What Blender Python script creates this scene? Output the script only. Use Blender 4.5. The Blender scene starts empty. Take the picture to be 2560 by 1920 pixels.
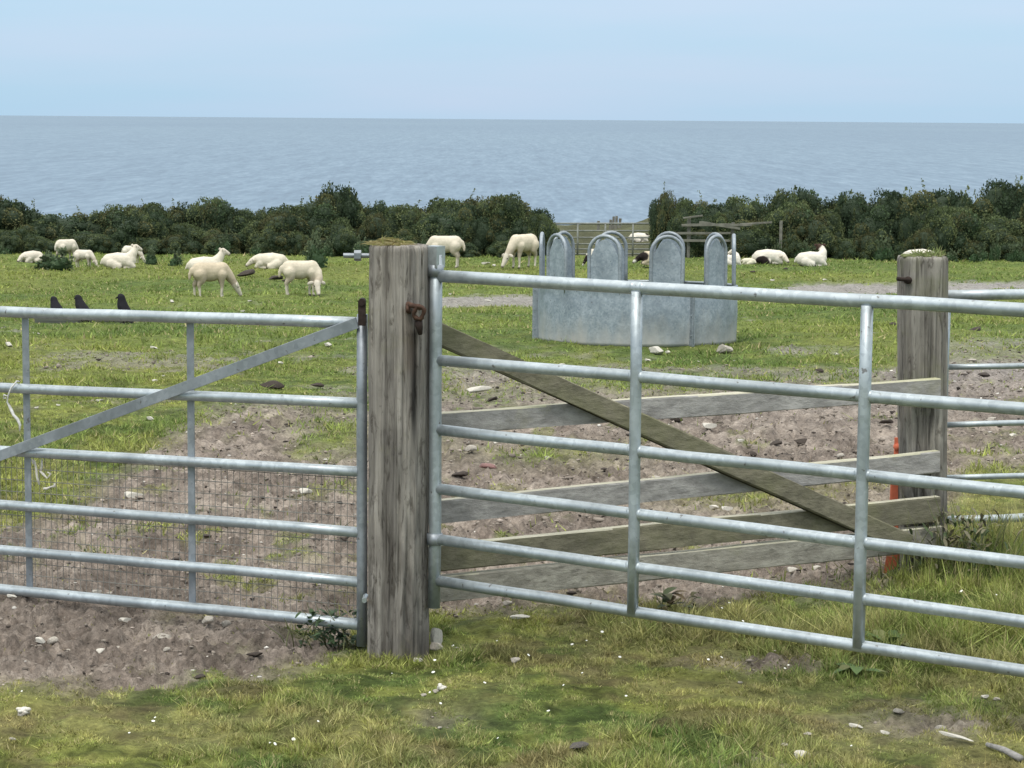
import bpy, bmesh, math, random
import numpy as np
from mathutils import Matrix, Vector

random.seed(7)
rng = np.random.default_rng(11)
R = math.radians
scene = bpy.context.scene
col = scene.collection

# ------------------------------------------------------------------ camera
EYE = 1.87
FPX = 5720.0                      # focal length in photo pixels (photo 2560 wide)
PITCH, ROLL = 6.632, 0.447
CAM_M = (Matrix.Translation((0, 0, EYE)) @ Matrix.Rotation(R(90 - PITCH), 4, 'X')
         @ Matrix.Rotation(R(ROLL), 4, 'Z'))
cam = bpy.data.cameras.new('camera')
cam.sensor_width = 36.0
cam.lens = FPX / 2560 * 36.0
cam.clip_start, cam.clip_end = 0.1, 90000
cam_o = bpy.data.objects.new('camera', cam)
col.objects.link(cam_o)
cam_o.matrix_world = CAM_M
scene.camera = cam_o

# ------------------------------------------------------------------ sky, sun, exposure
SUN_EL, SUN_AZ = 58.0, 205.0      # azimuth clockwise from +Y: behind the camera, a little left
world = bpy.data.worlds.new('World')
scene.world = world
world.use_nodes = True
wn = world.node_tree
wn.nodes.clear()
w_out = wn.nodes.new('ShaderNodeOutputWorld')
w_bg1 = wn.nodes.new('ShaderNodeBackground')
w_bg2 = wn.nodes.new('ShaderNodeBackground')
w_mix = wn.nodes.new('ShaderNodeMixShader')
w_sky = wn.nodes.new('ShaderNodeTexSky')
w_sky.sky_type = 'NISHITA'
w_sky.sun_disc = False
w_sky.sun_elevation = R(SUN_EL)
w_sky.sun_rotation = R(SUN_AZ)
w_sky.dust_density = 0.6
w_bg1.inputs['Strength'].default_value = 0.10
wn.links.new(w_sky.outputs[0], w_bg1.inputs['Color'])
# thin bright overcast: twice to three times as bright overhead as at the horizon
w_tc = wn.nodes.new('ShaderNodeTexCoord')
w_sep = wn.nodes.new('ShaderNodeSeparateXYZ')
wn.links.new(w_tc.outputs['Generated'], w_sep.inputs[0])
w_mx = wn.nodes.new('ShaderNodeMath'); w_mx.operation = 'MAXIMUM'; w_mx.inputs[1].default_value = 0.0
wn.links.new(w_sep.outputs['Z'], w_mx.inputs[0])
w_pw = wn.nodes.new('ShaderNodeMath'); w_pw.operation = 'POWER'; w_pw.inputs[1].default_value = 1.25
wn.links.new(w_mx.outputs[0], w_pw.inputs[0])
w_lift = wn.nodes.new('ShaderNodeMix'); w_lift.data_type = 'RGBA'
w_lift.inputs[7].default_value = (2.75, 2.70, 2.55, 1)
wn.links.new(w_pw.outputs[0], w_lift.inputs[0])
w_map = wn.nodes.new('ShaderNodeMapping'); w_map.inputs['Scale'].default_value = (3.0, 3.0, 26.0)
w_nz = wn.nodes.new('ShaderNodeTexNoise'); w_nz.inputs['Scale'].default_value = 1.6
w_nz.inputs['Detail'].default_value = 3.0; w_nz.inputs['Roughness'].default_value = 0.45
wn.links.new(w_tc.outputs['Generated'], w_map.inputs[0])
wn.links.new(w_map.outputs[0], w_nz.inputs['Vector'])
w_rmp = wn.nodes.new('ShaderNodeValToRGB')
w_rmp.color_ramp.elements[0].position = 0.30; w_rmp.color_ramp.elements[0].color = (0.45, 0.690, 0.905, 1)
w_rmp.color_ramp.elements[1].position = 0.72; w_rmp.color_ramp.elements[1].color = (0.54, 0.700, 0.915, 1)
wn.links.new(w_nz.outputs['Fac'], w_rmp.inputs[0])
wn.links.new(w_rmp.outputs[0], w_lift.inputs[6])
wn.links.new(w_lift.outputs[2], w_bg2.inputs['Color'])
w_bg2.inputs['Strength'].default_value = 1.0
w_mix.inputs[0].default_value = 0.88
wn.links.new(w_bg1.outputs[0], w_mix.inputs[1])
wn.links.new(w_bg2.outputs[0], w_mix.inputs[2])
wn.links.new(w_mix.outputs[0], w_out.inputs['Surface'])

sun = bpy.data.lights.new('sun', 'SUN')
sun.energy = 1.5
sun.angle = R(10)
sun.color = (1.0, 0.965, 0.90)
sun_o = bpy.data.objects.new('sun', sun)
col.objects.link(sun_o)
sd = Vector((math.sin(R(SUN_AZ)) * math.cos(R(SUN_EL)), math.cos(R(SUN_AZ)) * math.cos(R(SUN_EL)), math.sin(R(SUN_EL))))
sun_o.rotation_euler = sd.to_track_quat('Z', 'Y').to_euler()
sun_o.location = (0, -5, 20)

vs = scene.view_settings
vs.view_transform = 'Standard'
vs.look = 'None'
vs.exposure = 0.0
vs.gamma = 1.0
vs.use_curve_mapping = False

# ------------------------------------------------------------------ noise
_lat = rng.random((256, 256)).astype(np.float64)
def vnoise(x, y):
    x = np.asarray(x, float); y = np.asarray(y, float)
    xi = np.floor(x).astype(int); yi = np.floor(y).astype(int)
    fx = x - xi; fy = y - yi
    fx = fx * fx * fx * (fx * (fx * 6 - 15) + 10); fy = fy * fy * fy * (fy * (fy * 6 - 15) + 10)
    a = _lat[xi & 255, yi & 255]; b = _lat[(xi + 1) & 255, yi & 255]
    c = _lat[xi & 255, (yi + 1) & 255]; d = _lat[(xi + 1) & 255, (yi + 1) & 255]
    return (a * (1 - fx) + b * fx) * (1 - fy) + (c * (1 - fx) + d * fx) * fy
def fbm(x, y, octv=4, gain=0.5):
    s = 0.0; a = 1.0; t = 0.0
    for i in range(octv):
        s = s + a * vnoise(x * 2 ** i + 17.3 * i, y * 2 ** i + 9.1 * i); t += a; a *= gain
    return s / t                                          # about 0..1
def sstep(a, b, v):
    t = np.clip((v - a) / (b - a), 0, 1)
    return t * t * (3 - 2 * t)

# ------------------------------------------------------------------ pixels and ground
CM = np.array(CAM_M.to_3x3())
CO = np.array((0, 0, EYE))
def ray(px, py):
    d = np.array(((px - 1280) / FPX, (960 - py) / FPX, -1.0))
    return CM @ d
def at(px, py, Y):
    d = ray(px, py)
    return Vector(CO + d * (Y / d[1]))
def project(x, y, z):
    p = np.stack([x, y, z - EYE], -1) @ CM
    w = np.where(p[..., 2] < -0.05, -p[..., 2], 0.05)
    return 1280 + FPX * p[..., 0] / w, 960 - FPX * p[..., 1] / w

_T = [(-300, 2), (-60, .8), (0, .25), (4, .08), (6, .02), (8, 0), (12, 0), (16, -.09), (22, -.28), (30, -.68), (38, -1.03),
      (45, -1.12), (51, -1.20), (54, -1.36), (58, -1.72), (64, -1.66), (70, -1.58), (80, -1.75), (88, -4), (104, -19), (140, -26), (200, -30)]
_tx = np.linspace(-300, 200, 5001)
_tz = np.interp(_tx, [a for a, b in _T], [b for a, b in _T])
_k = np.exp(-0.5 * (np.arange(-25, 26) / 9.0) ** 2); _k /= _k.sum()
_tz = np.convolve(np.pad(_tz, 25, mode='edge'), _k, 'valid')
def gauss(x, y, cx, cy, sx, sy):
    return np.exp(-0.5 * (((x - cx) / sx) ** 2 + ((y - cy) / sy) ** 2))
def base_h(x, y):
    z = np.interp(y, _tx, _tz)
    z = z + 0.13 * gauss(x, y, 2.0, 9.1, 0.55, 0.7)                    # grassy bank at the right post
    z = z - 0.024 * gauss(x, y, -0.40, 7.95, 0.32, 0.25)                # worn hollow at the gate post
    z = z + 0.62 * sstep(3.2, 6.2, x) * gauss(0, y, 0, 75, 1, 5.5)      # low bank beyond the far gate
    return z
def in_poly(poly, x, y):
    """signed distance-like value: positive inside (pixels)"""
    x = np.asarray(x, float); y = np.asarray(y, float)
    inside = np.zeros(x.shape, bool); dist = np.full(x.shape, 1e9)
    n = len(poly)
    for i in range(n):
        x0, y0 = poly[i]; x1, y1 = poly[(i + 1) % n]
        cond = (y0 > y) != (y1 > y)
        if y1 != y0:
            inside ^= cond & (x < (x1 - x0) * (y - y0) / (y1 - y0) + x0)
        dx, dy = x1 - x0, y1 - y0
        t = np.clip(((x - x0) * dx + (y - y0) * dy) / (dx * dx + dy * dy + 1e-9), 0, 1)
        dist = np.minimum(dist, np.hypot(x - x0 - t * dx, y - y0 - t * dy))
    return np.where(inside, dist, -dist)
MUD_MAIN = [(-900, 1310), (0, 1330), (150, 1300), (240, 1250), (310, 1205), (360, 1160), (420, 1115), (500, 1080), (560, 1050),
            (640, 1030), (740, 1020), (920, 1010), (1080, 960), (1150, 925), (1300, 935), (1450, 955), (1700, 965), (2000, 945),
            (2150, 935), (2350, 880), (2560, 875), (3400, 850), (3400, 1170), (2560, 1175), (2420, 1170), (2330, 1290),
            (2250, 1420), (2120, 1445), (1900, 1452), (1720, 1478), (1500, 1500), (1300, 1520), (1120, 1530), (930, 1560),
            (830, 1610), (740, 1660), (560, 1700), (300, 1735), (0, 1705), (-900, 1680)]
TRACK1 = [(930, 752), (1100, 742), (1340, 735), (1420, 740), (1380, 768), (1100, 768), (940, 774)]
TRACK2 = [(1930, 722), (2050, 708), (2250, 708), (2700, 706), (3000, 716), (2500, 726), (2240, 738), (2030, 738)]
def mud_mask(x, y):
    """1 = trampled bare soil, 0 = turf"""
    z = base_h(x, y)
    px, py = project(x, y, z)
    n1 = fbm(x * 1.1 + 3, y * 0.8, 4) - .5
    n2 = fbm(x * 5.0, y * 3.6 + 40, 3) - .5
    pyn = py + 95 * n1 + 40 * n2; pxn = px + 160 * n1
    s = in_poly(MUD_MAIN, pxn, pyn)
    m = sstep(-48, 34, s)
    # greener islands within the trampled strip
    isl = (0.85 * np.exp(-(((px - 830) / 90) ** 2 + ((py - 1105) / 42) ** 2)) + .55 * np.exp(-(((px - 1900) / 260) ** 2 + ((py - 1235) / 40) ** 2))
           + .45 * np.exp(-(((px - 1380) / 220) ** 2 + ((py - 1135) / 26) ** 2)) + .35 * np.exp(-(((px - 1200) / 200) ** 2 + ((py - 980) / 30) ** 2)))
    m = m * np.clip(1 - isl * (0.7 + 1.6 * (n2 + .3)), 0, 1)
    m = m * (1 - .75 * sstep(.08, .24, n2) * sstep(-.05, .15, n1))
    # worn patches in the pasture
    worn = sstep(.14, .30, n1 * .8 + n2 * .45) * sstep(720, 840, py) * (1 - sstep(1500, 1560, py)) * .65
    worn = np.maximum(worn, .55 * sstep(840, 900, py) * (1 - sstep(985, 1060, py)) * sstep(-.02, .2, n1 + .5 * n2))
    m = np.maximum(m, worn)
    m = np.maximum(m, .9 * sstep(-5, 6, in_poly(TRACK1, px, py + 8 * n2)))
    m = np.maximum(m, .95 * sstep(-5, 6, in_poly(TRACK2, px, py + 10 * n2)))
    # pebbly thin spots in the foreground turf
    for cx, cy, sx, sy, a in ((1930, 1640, 170, 22, .8), (2350, 1790, 190, 45, .75), (1900, 1900, 110, 40, .6), (1080, 1800, 130, 30, .35)):
        m = np.maximum(m, a * np.exp(-(((px - cx) / sx) ** 2 + ((py - cy) / sy) ** 2)) * (0.6 + 1.5 * (n2 + .2)))
    return np.clip(m, 0, 1)
def relief(x, y, m):
    near = 1 - sstep(30, 75, y)
    r = 0.07 * (fbm(x * .35, y * .35, 2) - .5)
    r = r + (.045 + .05 * sstep(14, 30, y)) * (fbm(x * 1.9 + 7, y * 1.5, 3) - .5) * (1 - .5 * m)
    lump = fbm(x * 9 + 2, y * 7 + 5, 3) - .5
    crust = np.abs(fbm(x * 21 + 4, y * 17, 3) - .5) * 2
    r = r + m * (.095 * lump + .060 * (fbm(x * 24, y * 20, 2) - .5) - .045 * crust + .035 * (fbm(x * 46 + 1, y * 36, 2) - .5) * (1 - sstep(9, 16, y))) * near
    r = r + (1 - m) * .036 * (fbm(x * 12, y * 11 + 3, 3, .6) - .5) * near
    return r * (1 - .9 * sstep(-8, -30, y)) * (1 - .8 * gauss(x, y, 0, 0, 2.0, 3))
def height(x, y):
    x = np.asarray(x, float); y = np.asarray(y, float)
    return base_h(x, y) + relief(x, y, mud_mask(x, y))
def gh(x, y):
    return float(height(np.array([x]), np.array([y]))[0])
_ys = np.concatenate([np.arange(3, 30, .02), np.arange(30, 90, .05)])
def G(px, py):
    d = ray(px, py)
    x = d[0] / d[1] * _ys; z = EYE + d[2] / d[1] * _ys
    h = base_h(x, _ys)
    i = int(np.argmax(z < h))
    if i == 0: i = len(_ys) - 1
    X, Y = float(x[i]), float(_ys[i])
    return Vector((X, Y, gh(X, Y)))

def turf_colour(x, y, m):
    """base colour of the soil / turf at a place (r,g,b), linear"""
    n1 = fbm(x * .55 + 30, y * .38, 3); n2 = fbm(x * 2.7, y * 1.9 + 11, 3); n3 = fbm(x * .23 + 5, y * .16 + 8, 2)
    near = 1 - sstep(9, 15, y)
    g_dark = np.array((.098, .142, .038)); g_mid = np.array((.138, .178, .046)); g_yel = np.array((.220, .222, .058)); straw = np.array((.30, .255, .115)); brn = np.array((.17, .125, .07))
    a = sstep(.25, .75, n1)[..., None]; b = sstep(.40, .72, n2)[..., None]; c = sstep(.45, .68, n3)[..., None]
    t = g_dark * (1 - a) + g_mid * a
    fb = (.46 - .26 * sstep(10, 30, y))[..., None]
    t = t * (1 - fb * b) + g_yel * fb * b
    t = t * (1 - .32 * c) + g_yel * .32 * c
    fine = fbm(x * 15 + 3, y * 13, 3); fin2 = fbm(x * 7 + 50, y * 6 + 9, 3)
    wf = 1 - .72 * sstep(11, 24, y)
    t = t * (1 + (1.5 * (fine - .5) + .8 * (fin2 - .5)) * wf)[..., None]
    yel = (sstep(.50, .70, fin2) * .5 * wf)[..., None]; t = t * (1 - yel) + g_yel * yel
    s = (sstep(.50, .72, fbm(x * 1.6 + 60, y * 1.6, 3)) * near * .38 + sstep(.56, .72, fine) * near * .28)[..., None]
    t = t * (1 - s) + straw * s
    k = (sstep(.58, .72, fbm(x * 3.3 + 9, y * 3.3 + 70, 4)) * near * .45)[..., None]; t = t * (1 - k) + brn * k
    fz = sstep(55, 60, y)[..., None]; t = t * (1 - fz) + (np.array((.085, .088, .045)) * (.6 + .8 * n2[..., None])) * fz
    d_dark = np.array((.175, .143, .119)); d_pale = np.array((.395, .335, .283)); d_grey = np.array((.30, .28, .265))  # bare soil tones: dark and pale mixed by noise, grey farther out
    q = np.clip(.55 * sstep(.30, .70, fbm(x * 3.1 + 4, y * 4.0, 4)) + .9 * (fbm(x * 20 + 4, y * 16.0, 3, .65) - .27), 0, 1)[..., None]
    d = d_dark * (1 - q) + d_pale * q
    f = sstep(13, 24, y)[..., None]
    d = d * (1 - f) + d_grey * f
    mm = np.asarray(m)[..., None]
    return t * (1 - mm) + d * mm

# ------------------------------------------------------------------ mesh and object helpers
class MB:
    def __init__(s): s.v = []; s.f = []; s.n = 0
    def add(s, v, f):
        s.v.append(np.asarray(v, float).reshape(-1, 3)); s.f += [tuple(i + s.n for i in q) for q in f]; s.n += len(s.v[-1])
    def tube(s, pts, rad, seg=12, cap=True, squash=1.0):
        pts = [Vector(p) for p in pts]; n = len(pts)
        if not hasattr(rad, '__len__'): rad = [rad] * n
        V = []; prev = None
        for i, p in enumerate(pts):
            t = (pts[min(i + 1, n - 1)] - pts[max(i - 1, 0)]).normalized()
            if prev is None:
                u = t.orthogonal().normalized()
                if abs(t.z) < .9: u = (Vector((0, 0, 1)) - t * t.z).normalized()
            else:
                u = (prev - t * prev.dot(t)).normalized()
            prev = u; w = t.cross(u)
            for k in range(seg):
                a = 2 * math.pi * k / seg
                V.append(p + rad[i] * (u * math.cos(a) + w * math.sin(a) * squash))
        F = []
        for i in range(n - 1):
            for k in range(seg):
                F.append((i * seg + k, i * seg + (k + 1) % seg, (i + 1) * seg + (k + 1) % seg, (i + 1) * seg + k))
        if cap:
            F.append(tuple(range(seg - 1, -1, -1))); F.append(tuple(range((n - 1) * seg, n * seg)))
        s.add([tuple(v) for v in V], F)
    def box(s, c, size, ax=(1, 0, 0), ay=(0, 1, 0), az=(0, 0, 1)):
        c = Vector(c); ax = Vector(ax); ay = Vector(ay); az = Vector(az)
        V = [tuple(c + ax * (i * size[0] / 2) + ay * (j * size[1] / 2) + az * (k * size[2] / 2)) for i in (-1, 1) for j in (-1, 1) for k in (-1, 1)]
        s.add(V, [(0, 1, 3, 2), (4, 6, 7, 5), (0, 4, 5, 1), (2, 3, 7, 6), (0, 2, 6, 4), (1, 5, 7, 3)])
    def beam(s, p0, p1, wid, thk, up=(0, 0, 1), seg=24, jit=.003, ch=.006, skew=0.0):
        """sawn board: a chamfered rectangle swept from p0 to p1, edges slightly uneven"""
        p0 = Vector(p0); p1 = Vector(p1); t = (p1 - p0).normalized()
        up = Vector(up); up = (up - t * up.dot(t)).normalized(); w = t.cross(up)
        a, b = wid / 2, thk / 2
        prof = [(-a + ch, -b), (a - ch, -b), (a, -b + ch), (a, b - ch), (a - ch, b), (-a + ch, b), (-a, b - ch), (-a, -b + ch)]
        V = []; ph = random.random() * 50
        L = (p1 - p0).length
        for i in range(seg + 1):
            f = i / seg
            for k, (u, v) in enumerate(prof):
                e = jit * (float(vnoise(np.array(f * L * 3 + ph), np.array(k // 2 * 3.7))) - .5) * 2
                off = skew * u if i in (0, seg) else 0
                V.append(p0.lerp(p1, f) + up * (u + e) + w * (v + e * .6) + t * off)
        F = [(i * 8 + k, i * 8 + (k + 1) % 8, (i + 1) * 8 + (k + 1) % 8, (i + 1) * 8 + k) for i in range(seg) for k in range(8)]
        F += [tuple(range(7, -1, -1)), tuple(range(seg * 8, seg * 8 + 8))]
        s.add([tuple(v) for v in V], F)
    def sphere(s, c, r, seg=12, ring=8, sc=(1, 1, 1)):
        V = [(0, 0, 1)]; F = []
        for i in range(1, ring):
            th = math.pi * i / ring
            for k in range(seg):
                a = 2 * math.pi * k / seg
                V.append((math.sin(th) * math.cos(a), math.sin(th) * math.sin(a), math.cos(th)))
        V.append((0, 0, -1)); L = len(V) - 1
        for k in range(seg):
            F.append((0, 1 + k, 1 + (k + 1) % seg)); F.append((L, L - seg + (k + 1) % seg, L - seg + k))
        for i in range(ring - 2):
            for k in range(seg):
                F.append((1 + i * seg + k, 1 + (i + 1) * seg + k, 1 + (i + 1) * seg + (k + 1) % seg, 1 + i * seg + (k + 1) % seg))
        s.add([(c[0] + r * v[0] * sc[0], c[1] + r * v[1] * sc[1], c[2] + r * v[2] * sc[2]) for v in V], F)
    def mesh(s, name, mat, off=(0, 0, 0), smooth=True, colr=None):
        me = bpy.data.meshes.new(name)
        V = np.concatenate(s.v) - np.array(off)
        me.from_pydata(V.tolist(), [], s.f); me.update()
        if smooth: me.polygons.foreach_set('use_smooth', [True] * len(me.polygons))
        if mat: me.materials.append(mat)
        if colr is not None: set_col(me, colr)
        return me
    def build(s, name, mat, parent=None, smooth=True, autos=False, colr=None):
        off = tuple(parent_world(parent)) if parent else (0, 0, 0)
        me = s.mesh(name, mat, off, smooth, colr)
        if autos: sharp(me)
        o = bpy.data.objects.new(name, me); col.objects.link(o)
        if parent: o.parent = parent
        return o
def sharp(me, ang=40):
    bm = bmesh.new(); bm.from_mesh(me)
    for e in bm.edges:
        if len(e.link_faces) == 2 and e.calc_face_angle(0) > R(ang): e.smooth = False
    bm.to_mesh(me); bm.free()
def parent_world(p):
    v = Vector((0, 0, 0))
    while p is not None:
        v = v + p.location; p = p.parent
    return v
def set_col(me, c):
    c = np.asarray(c, float)
    if c.shape[1] == 3: c = np.concatenate([c, np.ones((len(c), 1))], 1)
    at_ = me.attributes.new('col', 'FLOAT_COLOR', 'POINT')
    at_.data.foreach_set('color', c.astype(np.float32).ravel())
def raw_mesh(name, V, F, mat, cols=None, smooth=False):
    """fast mesh from numpy arrays; F is (n,3) or (n,4)"""
    me = bpy.data.meshes.new(name)
    V = np.asarray(V, np.float32); F = np.asarray(F, np.int32); k = F.shape[1]
    me.vertices.add(len(V)); me.vertices.foreach_set('co', V.ravel())
    me.loops.add(F.size); me.loops.foreach_set('vertex_index', F.ravel())
    me.polygons.add(len(F)); me.polygons.foreach_set('loop_start', np.arange(0, F.size, k, dtype=np.int32))
    me.polygons.foreach_set('loop_total', np.full(len(F), k, np.int32))
    if smooth: me.polygons.foreach_set('use_smooth', np.ones(len(F), bool))
    me.update(calc_edges=True); me.validate()
    if cols is not None: set_col(me, cols)
    if mat: me.materials.append(mat)
    return me
def link(name, me, parent=None, loc=None):
    o = bpy.data.objects.new(name, me); col.objects.link(o)
    if loc is not None: o.location = loc
    if parent: o.parent = parent
    return o
def tag(o, label=None, cat=None, group=None, kind=None):
    if label: o['label'] = label
    if cat: o['category'] = cat
    if group: o['group'] = group
    if kind: o['kind'] = kind
    return o
def thing(name, label, cat, loc, group=None):
    o = bpy.data.objects.new(name, None); col.objects.link(o); o.location = loc
    o.empty_display_size = .2
    return tag(o, label, cat, group)

# ------------------------------------------------------------------ materials
def new_mat(name, rough=.8, metal=0.0, spec=.3):
    m = bpy.data.materials.new(name); m.use_nodes = True
    nt = m.node_tree; b = nt.nodes['Principled BSDF']
    b.inputs['Roughness'].default_value = rough; b.inputs['Metallic'].default_value = metal
    b.inputs['Specular IOR Level'].default_value = spec
    return m, nt, b
def nd(nt, typ, **kw):
    n = nt.nodes.new(typ)
    for k, v in kw.items():
        if k in n.inputs: n.inputs[k].default_value = v
        else: setattr(n, k, v)
    return n
def obj_noise(nt, scale=(1, 1, 1), s=1.0, detail=4.0, rough=.55, coord='Object', dist=0.0):
    tc = nd(nt, 'ShaderNodeTexCoord'); mp = nd(nt, 'ShaderNodeMapping'); mp.inputs['Scale'].default_value = scale
    nz = nd(nt, 'ShaderNodeTexNoise'); nz.inputs['Scale'].default_value = s
    nz.inputs['Detail'].default_value = detail; nz.inputs['Roughness'].default_value = rough; nz.inputs['Distortion'].default_value = dist
    nt.links.new(tc.outputs[coord], mp.inputs[0]); nt.links.new(mp.outputs[0], nz.inputs['Vector'])
    return nz
def ramp(nt, src, stops):
    r = nd(nt, 'ShaderNodeValToRGB'); e = r.color_ramp.elements
    while len(e) < len(stops): e.new(.5)
    for i, (p, c) in enumerate(stops):
        e[i].position = p; e[i].color = c if len(c) == 4 else (*c, 1)
    nt.links.new(src, r.inputs[0]); return r
def mixc(nt, fac, a, b, mode='MIX'):
    m = nd(nt, 'ShaderNodeMix', data_type='RGBA', blend_type=mode)
    for sock, v in ((0, fac), (6, a), (7, b)):
        if hasattr(v, 'is_output'): nt.links.new(v, m.inputs[sock])
        else: m.inputs[sock].default_value = v if sock == 0 else (*v, 1)
    return m.outputs[2]
def bump(nt, b, src, strength=.3, dist=.01):
    bp = nd(nt, 'ShaderNodeBump', Strength=strength, Distance=dist)
    nt.links.new(src, bp.inputs['Height']); nt.links.new(bp.outputs[0], b.inputs['Normal'])

def galvanised(name, lo, hi, dirt=0.0, rough=.42, metal=.62):
    m, nt, b = new_mat(name, rough, metal, .5)
    vo = nd(nt, 'ShaderNodeTexVoronoi'); vo.inputs['Scale'].default_value = 60
    tc = nd(nt, 'ShaderNodeTexCoord'); nt.links.new(tc.outputs['Object'], vo.inputs['Vector'])
    n1 = obj_noise(nt, s=14, detail=5); n2 = obj_noise(nt, s=3.2, detail=4)
    mx = mixc(nt, .35, n1.outputs['Fac'], vo.outputs['Color'])
    bw = nd(nt, 'ShaderNodeRGBToBW'); nt.links.new(mx, bw.inputs[0])
    c = ramp(nt, bw.outputs[0], [(.25, lo), (.75, hi)]).outputs[0]
    d = ramp(nt, n2.outputs['Fac'], [(.45, (0, 0, 0)), (.70, (.60, .60, .60))]).outputs[0]
    c = mixc(nt, d, c, tuple(x * .62 for x in lo))
    n4 = obj_noise(nt, s=38, detail=2, rough=.5)
    sk = ramp(nt, n4.outputs['Fac'], [(.70, (0, 0, 0)), (.75, (.8, .8, .8))]).outputs[0]
    c = mixc(nt, sk, c, (.13, .12, .11))
    if dirt:
        sp = nd(nt, 'ShaderNodeSeparateXYZ'); nt.links.new(tc.outputs['Object'], sp.inputs[0])
        ad = nd(nt, 'ShaderNodeMath', operation='MULTIPLY_ADD'); ad.inputs[1].default_value = .75
        n3 = obj_noise(nt, scale=(3, 3, 1.2), s=1.4, detail=6, rough=.65)
        nt.links.new(n3.outputs['Fac'], ad.inputs[0]); 
        inv = nd(nt, 'ShaderNodeMath', operation='MULTIPLY'); inv.inputs[1].default_value = -1.0
        nt.links.new(sp.outputs['Z'], inv.inputs[0]); nt.links.new(inv.outputs[0], ad.inputs[2])
        dm = ramp(nt, ad.outputs[0], [(.10, (0, 0, 0)), (.42, (1, 1, 1))])
        fm = nd(nt, 'ShaderNodeMath', operation='MULTIPLY'); fm.inputs[1].default_value = dirt
        nt.links.new(dm.outputs[0], fm.inputs[0])
        c = mixc(nt, fm.outputs[0], c, (.40, .385, .35))
        mt = nd(nt, 'ShaderNodeMath', operation='MULTIPLY_ADD'); mt.inputs[1].default_value = -metal; mt.inputs[2].default_value = metal
        nt.links.new(fm.outputs[0], mt.inputs[0]); nt.links.new(mt.outputs[0], b.inputs['Metallic'])
    nt.links.new(c, b.inputs['Base Color'])
    rr = ramp(nt, n1.outputs['Fac'], [(.3, (rough - .1,) * 3), (.7, (rough + .12,) * 3)])
    nt.links.new(rr.outputs[0], b.inputs['Roughness'])
    bump(nt, b, n1.outputs['Fac'], .12, .004)
    return m
def weathered(name, pale, dark, axis, moss=None, moss_amt=.5, crack=.5, stained=False):
    m, nt, b = new_mat(name, .88, 0, .25)
    sc = {'x': (1.1, 26, 26), 'z': (22, 22, 1.1)}[axis]
    g1 = obj_noise(nt, scale=sc, s=1.0, detail=9, rough=.70, dist=.5 if axis == 'z' else .12)
    g2 = obj_noise(nt, scale=tuple(v * 2.6 for v in sc), s=1.0, detail=5, rough=.6)
    bl = obj_noise(nt, scale={'x': (2, 5, 5), 'z': (7, 7, 2.2)}[axis], s=1.0, detail=5, rough=.6)
    c = ramp(nt, g1.outputs['Fac'], [(.30, dark), (.44, tuple((a + q) * .46 for a, q in zip(dark, pale))), (.58, pale), (.74, tuple(v * 1.28 for v in pale))]).outputs[0]
    k = ramp(nt, g2.outputs['Fac'], [(.33, tuple(v * .55 for v in dark)), (.46, (1, 1, 1))])
    c = mixc(nt, crack, c, k.outputs[0], 'MULTIPLY')
    st = ramp(nt, bl.outputs['Fac'], [(.40, (0, 0, 0)), (.68, (.7, .7, .7))]).outputs[0]
    c = mixc(nt, st, c, tuple(v * 1.25 for v in dark))
    if moss:
        mn = obj_noise(nt, s=3.1, detail=6, rough=.65)
        mr = ramp(nt, mn.outputs['Fac'], [(.62 - moss_amt * .35, (0, 0, 0)), (.80 - moss_amt * .2, (.85, .85, .85))]).outputs[0]
        c = mixc(nt, mr, c, moss)
    if stained:                                              # flaking dark blotches, and stains kept on the mesh
        fk = obj_noise(nt, scale=(30, 30, 8), s=1.0, detail=6, rough=.68, dist=.9)
        fr_ = ramp(nt, fk.outputs['Fac'], [(.36, (.30, .28, .26)), (.46, (1, 1, 1)), (.60, (1, 1, 1)), (.70, (1.40, 1.37, 1.30))])
        c = mixc(nt, .8, c, fr_.outputs[0], 'MULTIPLY')
        sa = nd(nt, 'ShaderNodeAttribute', attribute_name='col'); c = mixc(nt, 1.0, c, sa.outputs['Color'], 'MULTIPLY')
    nt.links.new(c, b.inputs['Base Color'])
    bump(nt, b, g1.outputs['Fac'], .6, .015)
    return m
def plain(name, c, rough=.8, metal=0.0, var=.25, s=20, spec=.3):
    m, nt, b = new_mat(name, rough, metal, spec)
    n = obj_noise(nt, s=s, detail=4)
    r = ramp(nt, n.outputs['Fac'], [(.3, tuple(v * (1 - var) for v in c)), (.7, tuple(min(1, v * (1 + var)) for v in c))])
    nt.links.new(r.outputs[0], b.inputs['Base Color']); bump(nt, b, n.outputs['Fac'], .2, .004)
    return m
def attr_mat(name, rough=.9, spec=.15, noise=None, transl=0.0, bumps=None):
    """colour from the mesh's own 'col' attribute with fine grain on top"""
    m, nt, b = new_mat(name, rough, 0, spec)
    a = nd(nt, 'ShaderNodeAttribute', attribute_name='col'); c = a.outputs['Color']
    if noise:
        n = obj_noise(nt, s=noise[0], detail=5, rough=.65)
        r = ramp(nt, n.outputs['Fac'], [(.28, (1 - noise[1],) * 3), (.72, (1 + noise[1],) * 3)])
        c = mixc(nt, 1.0, c, r.outputs[0], 'MULTIPLY')
        if bumps: bump(nt, b, n.outputs['Fac'], *bumps)
    nt.links.new(c, b.inputs['Base Color'])
    if transl:
        t = nd(nt, 'ShaderNodeBsdfTranslucent'); nt.links.new(c, t.inputs['Color'])
        mx = nd(nt, 'ShaderNodeMixShader'); mx.inputs[0].default_value = transl
        nt.links.new(b.outputs[0], mx.inputs[1]); nt.links.new(t.outputs[0], mx.inputs[2])
        nt.links.new(mx.outputs[0], nt.nodes['Material Output'].inputs['Surface'])
    return m

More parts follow.
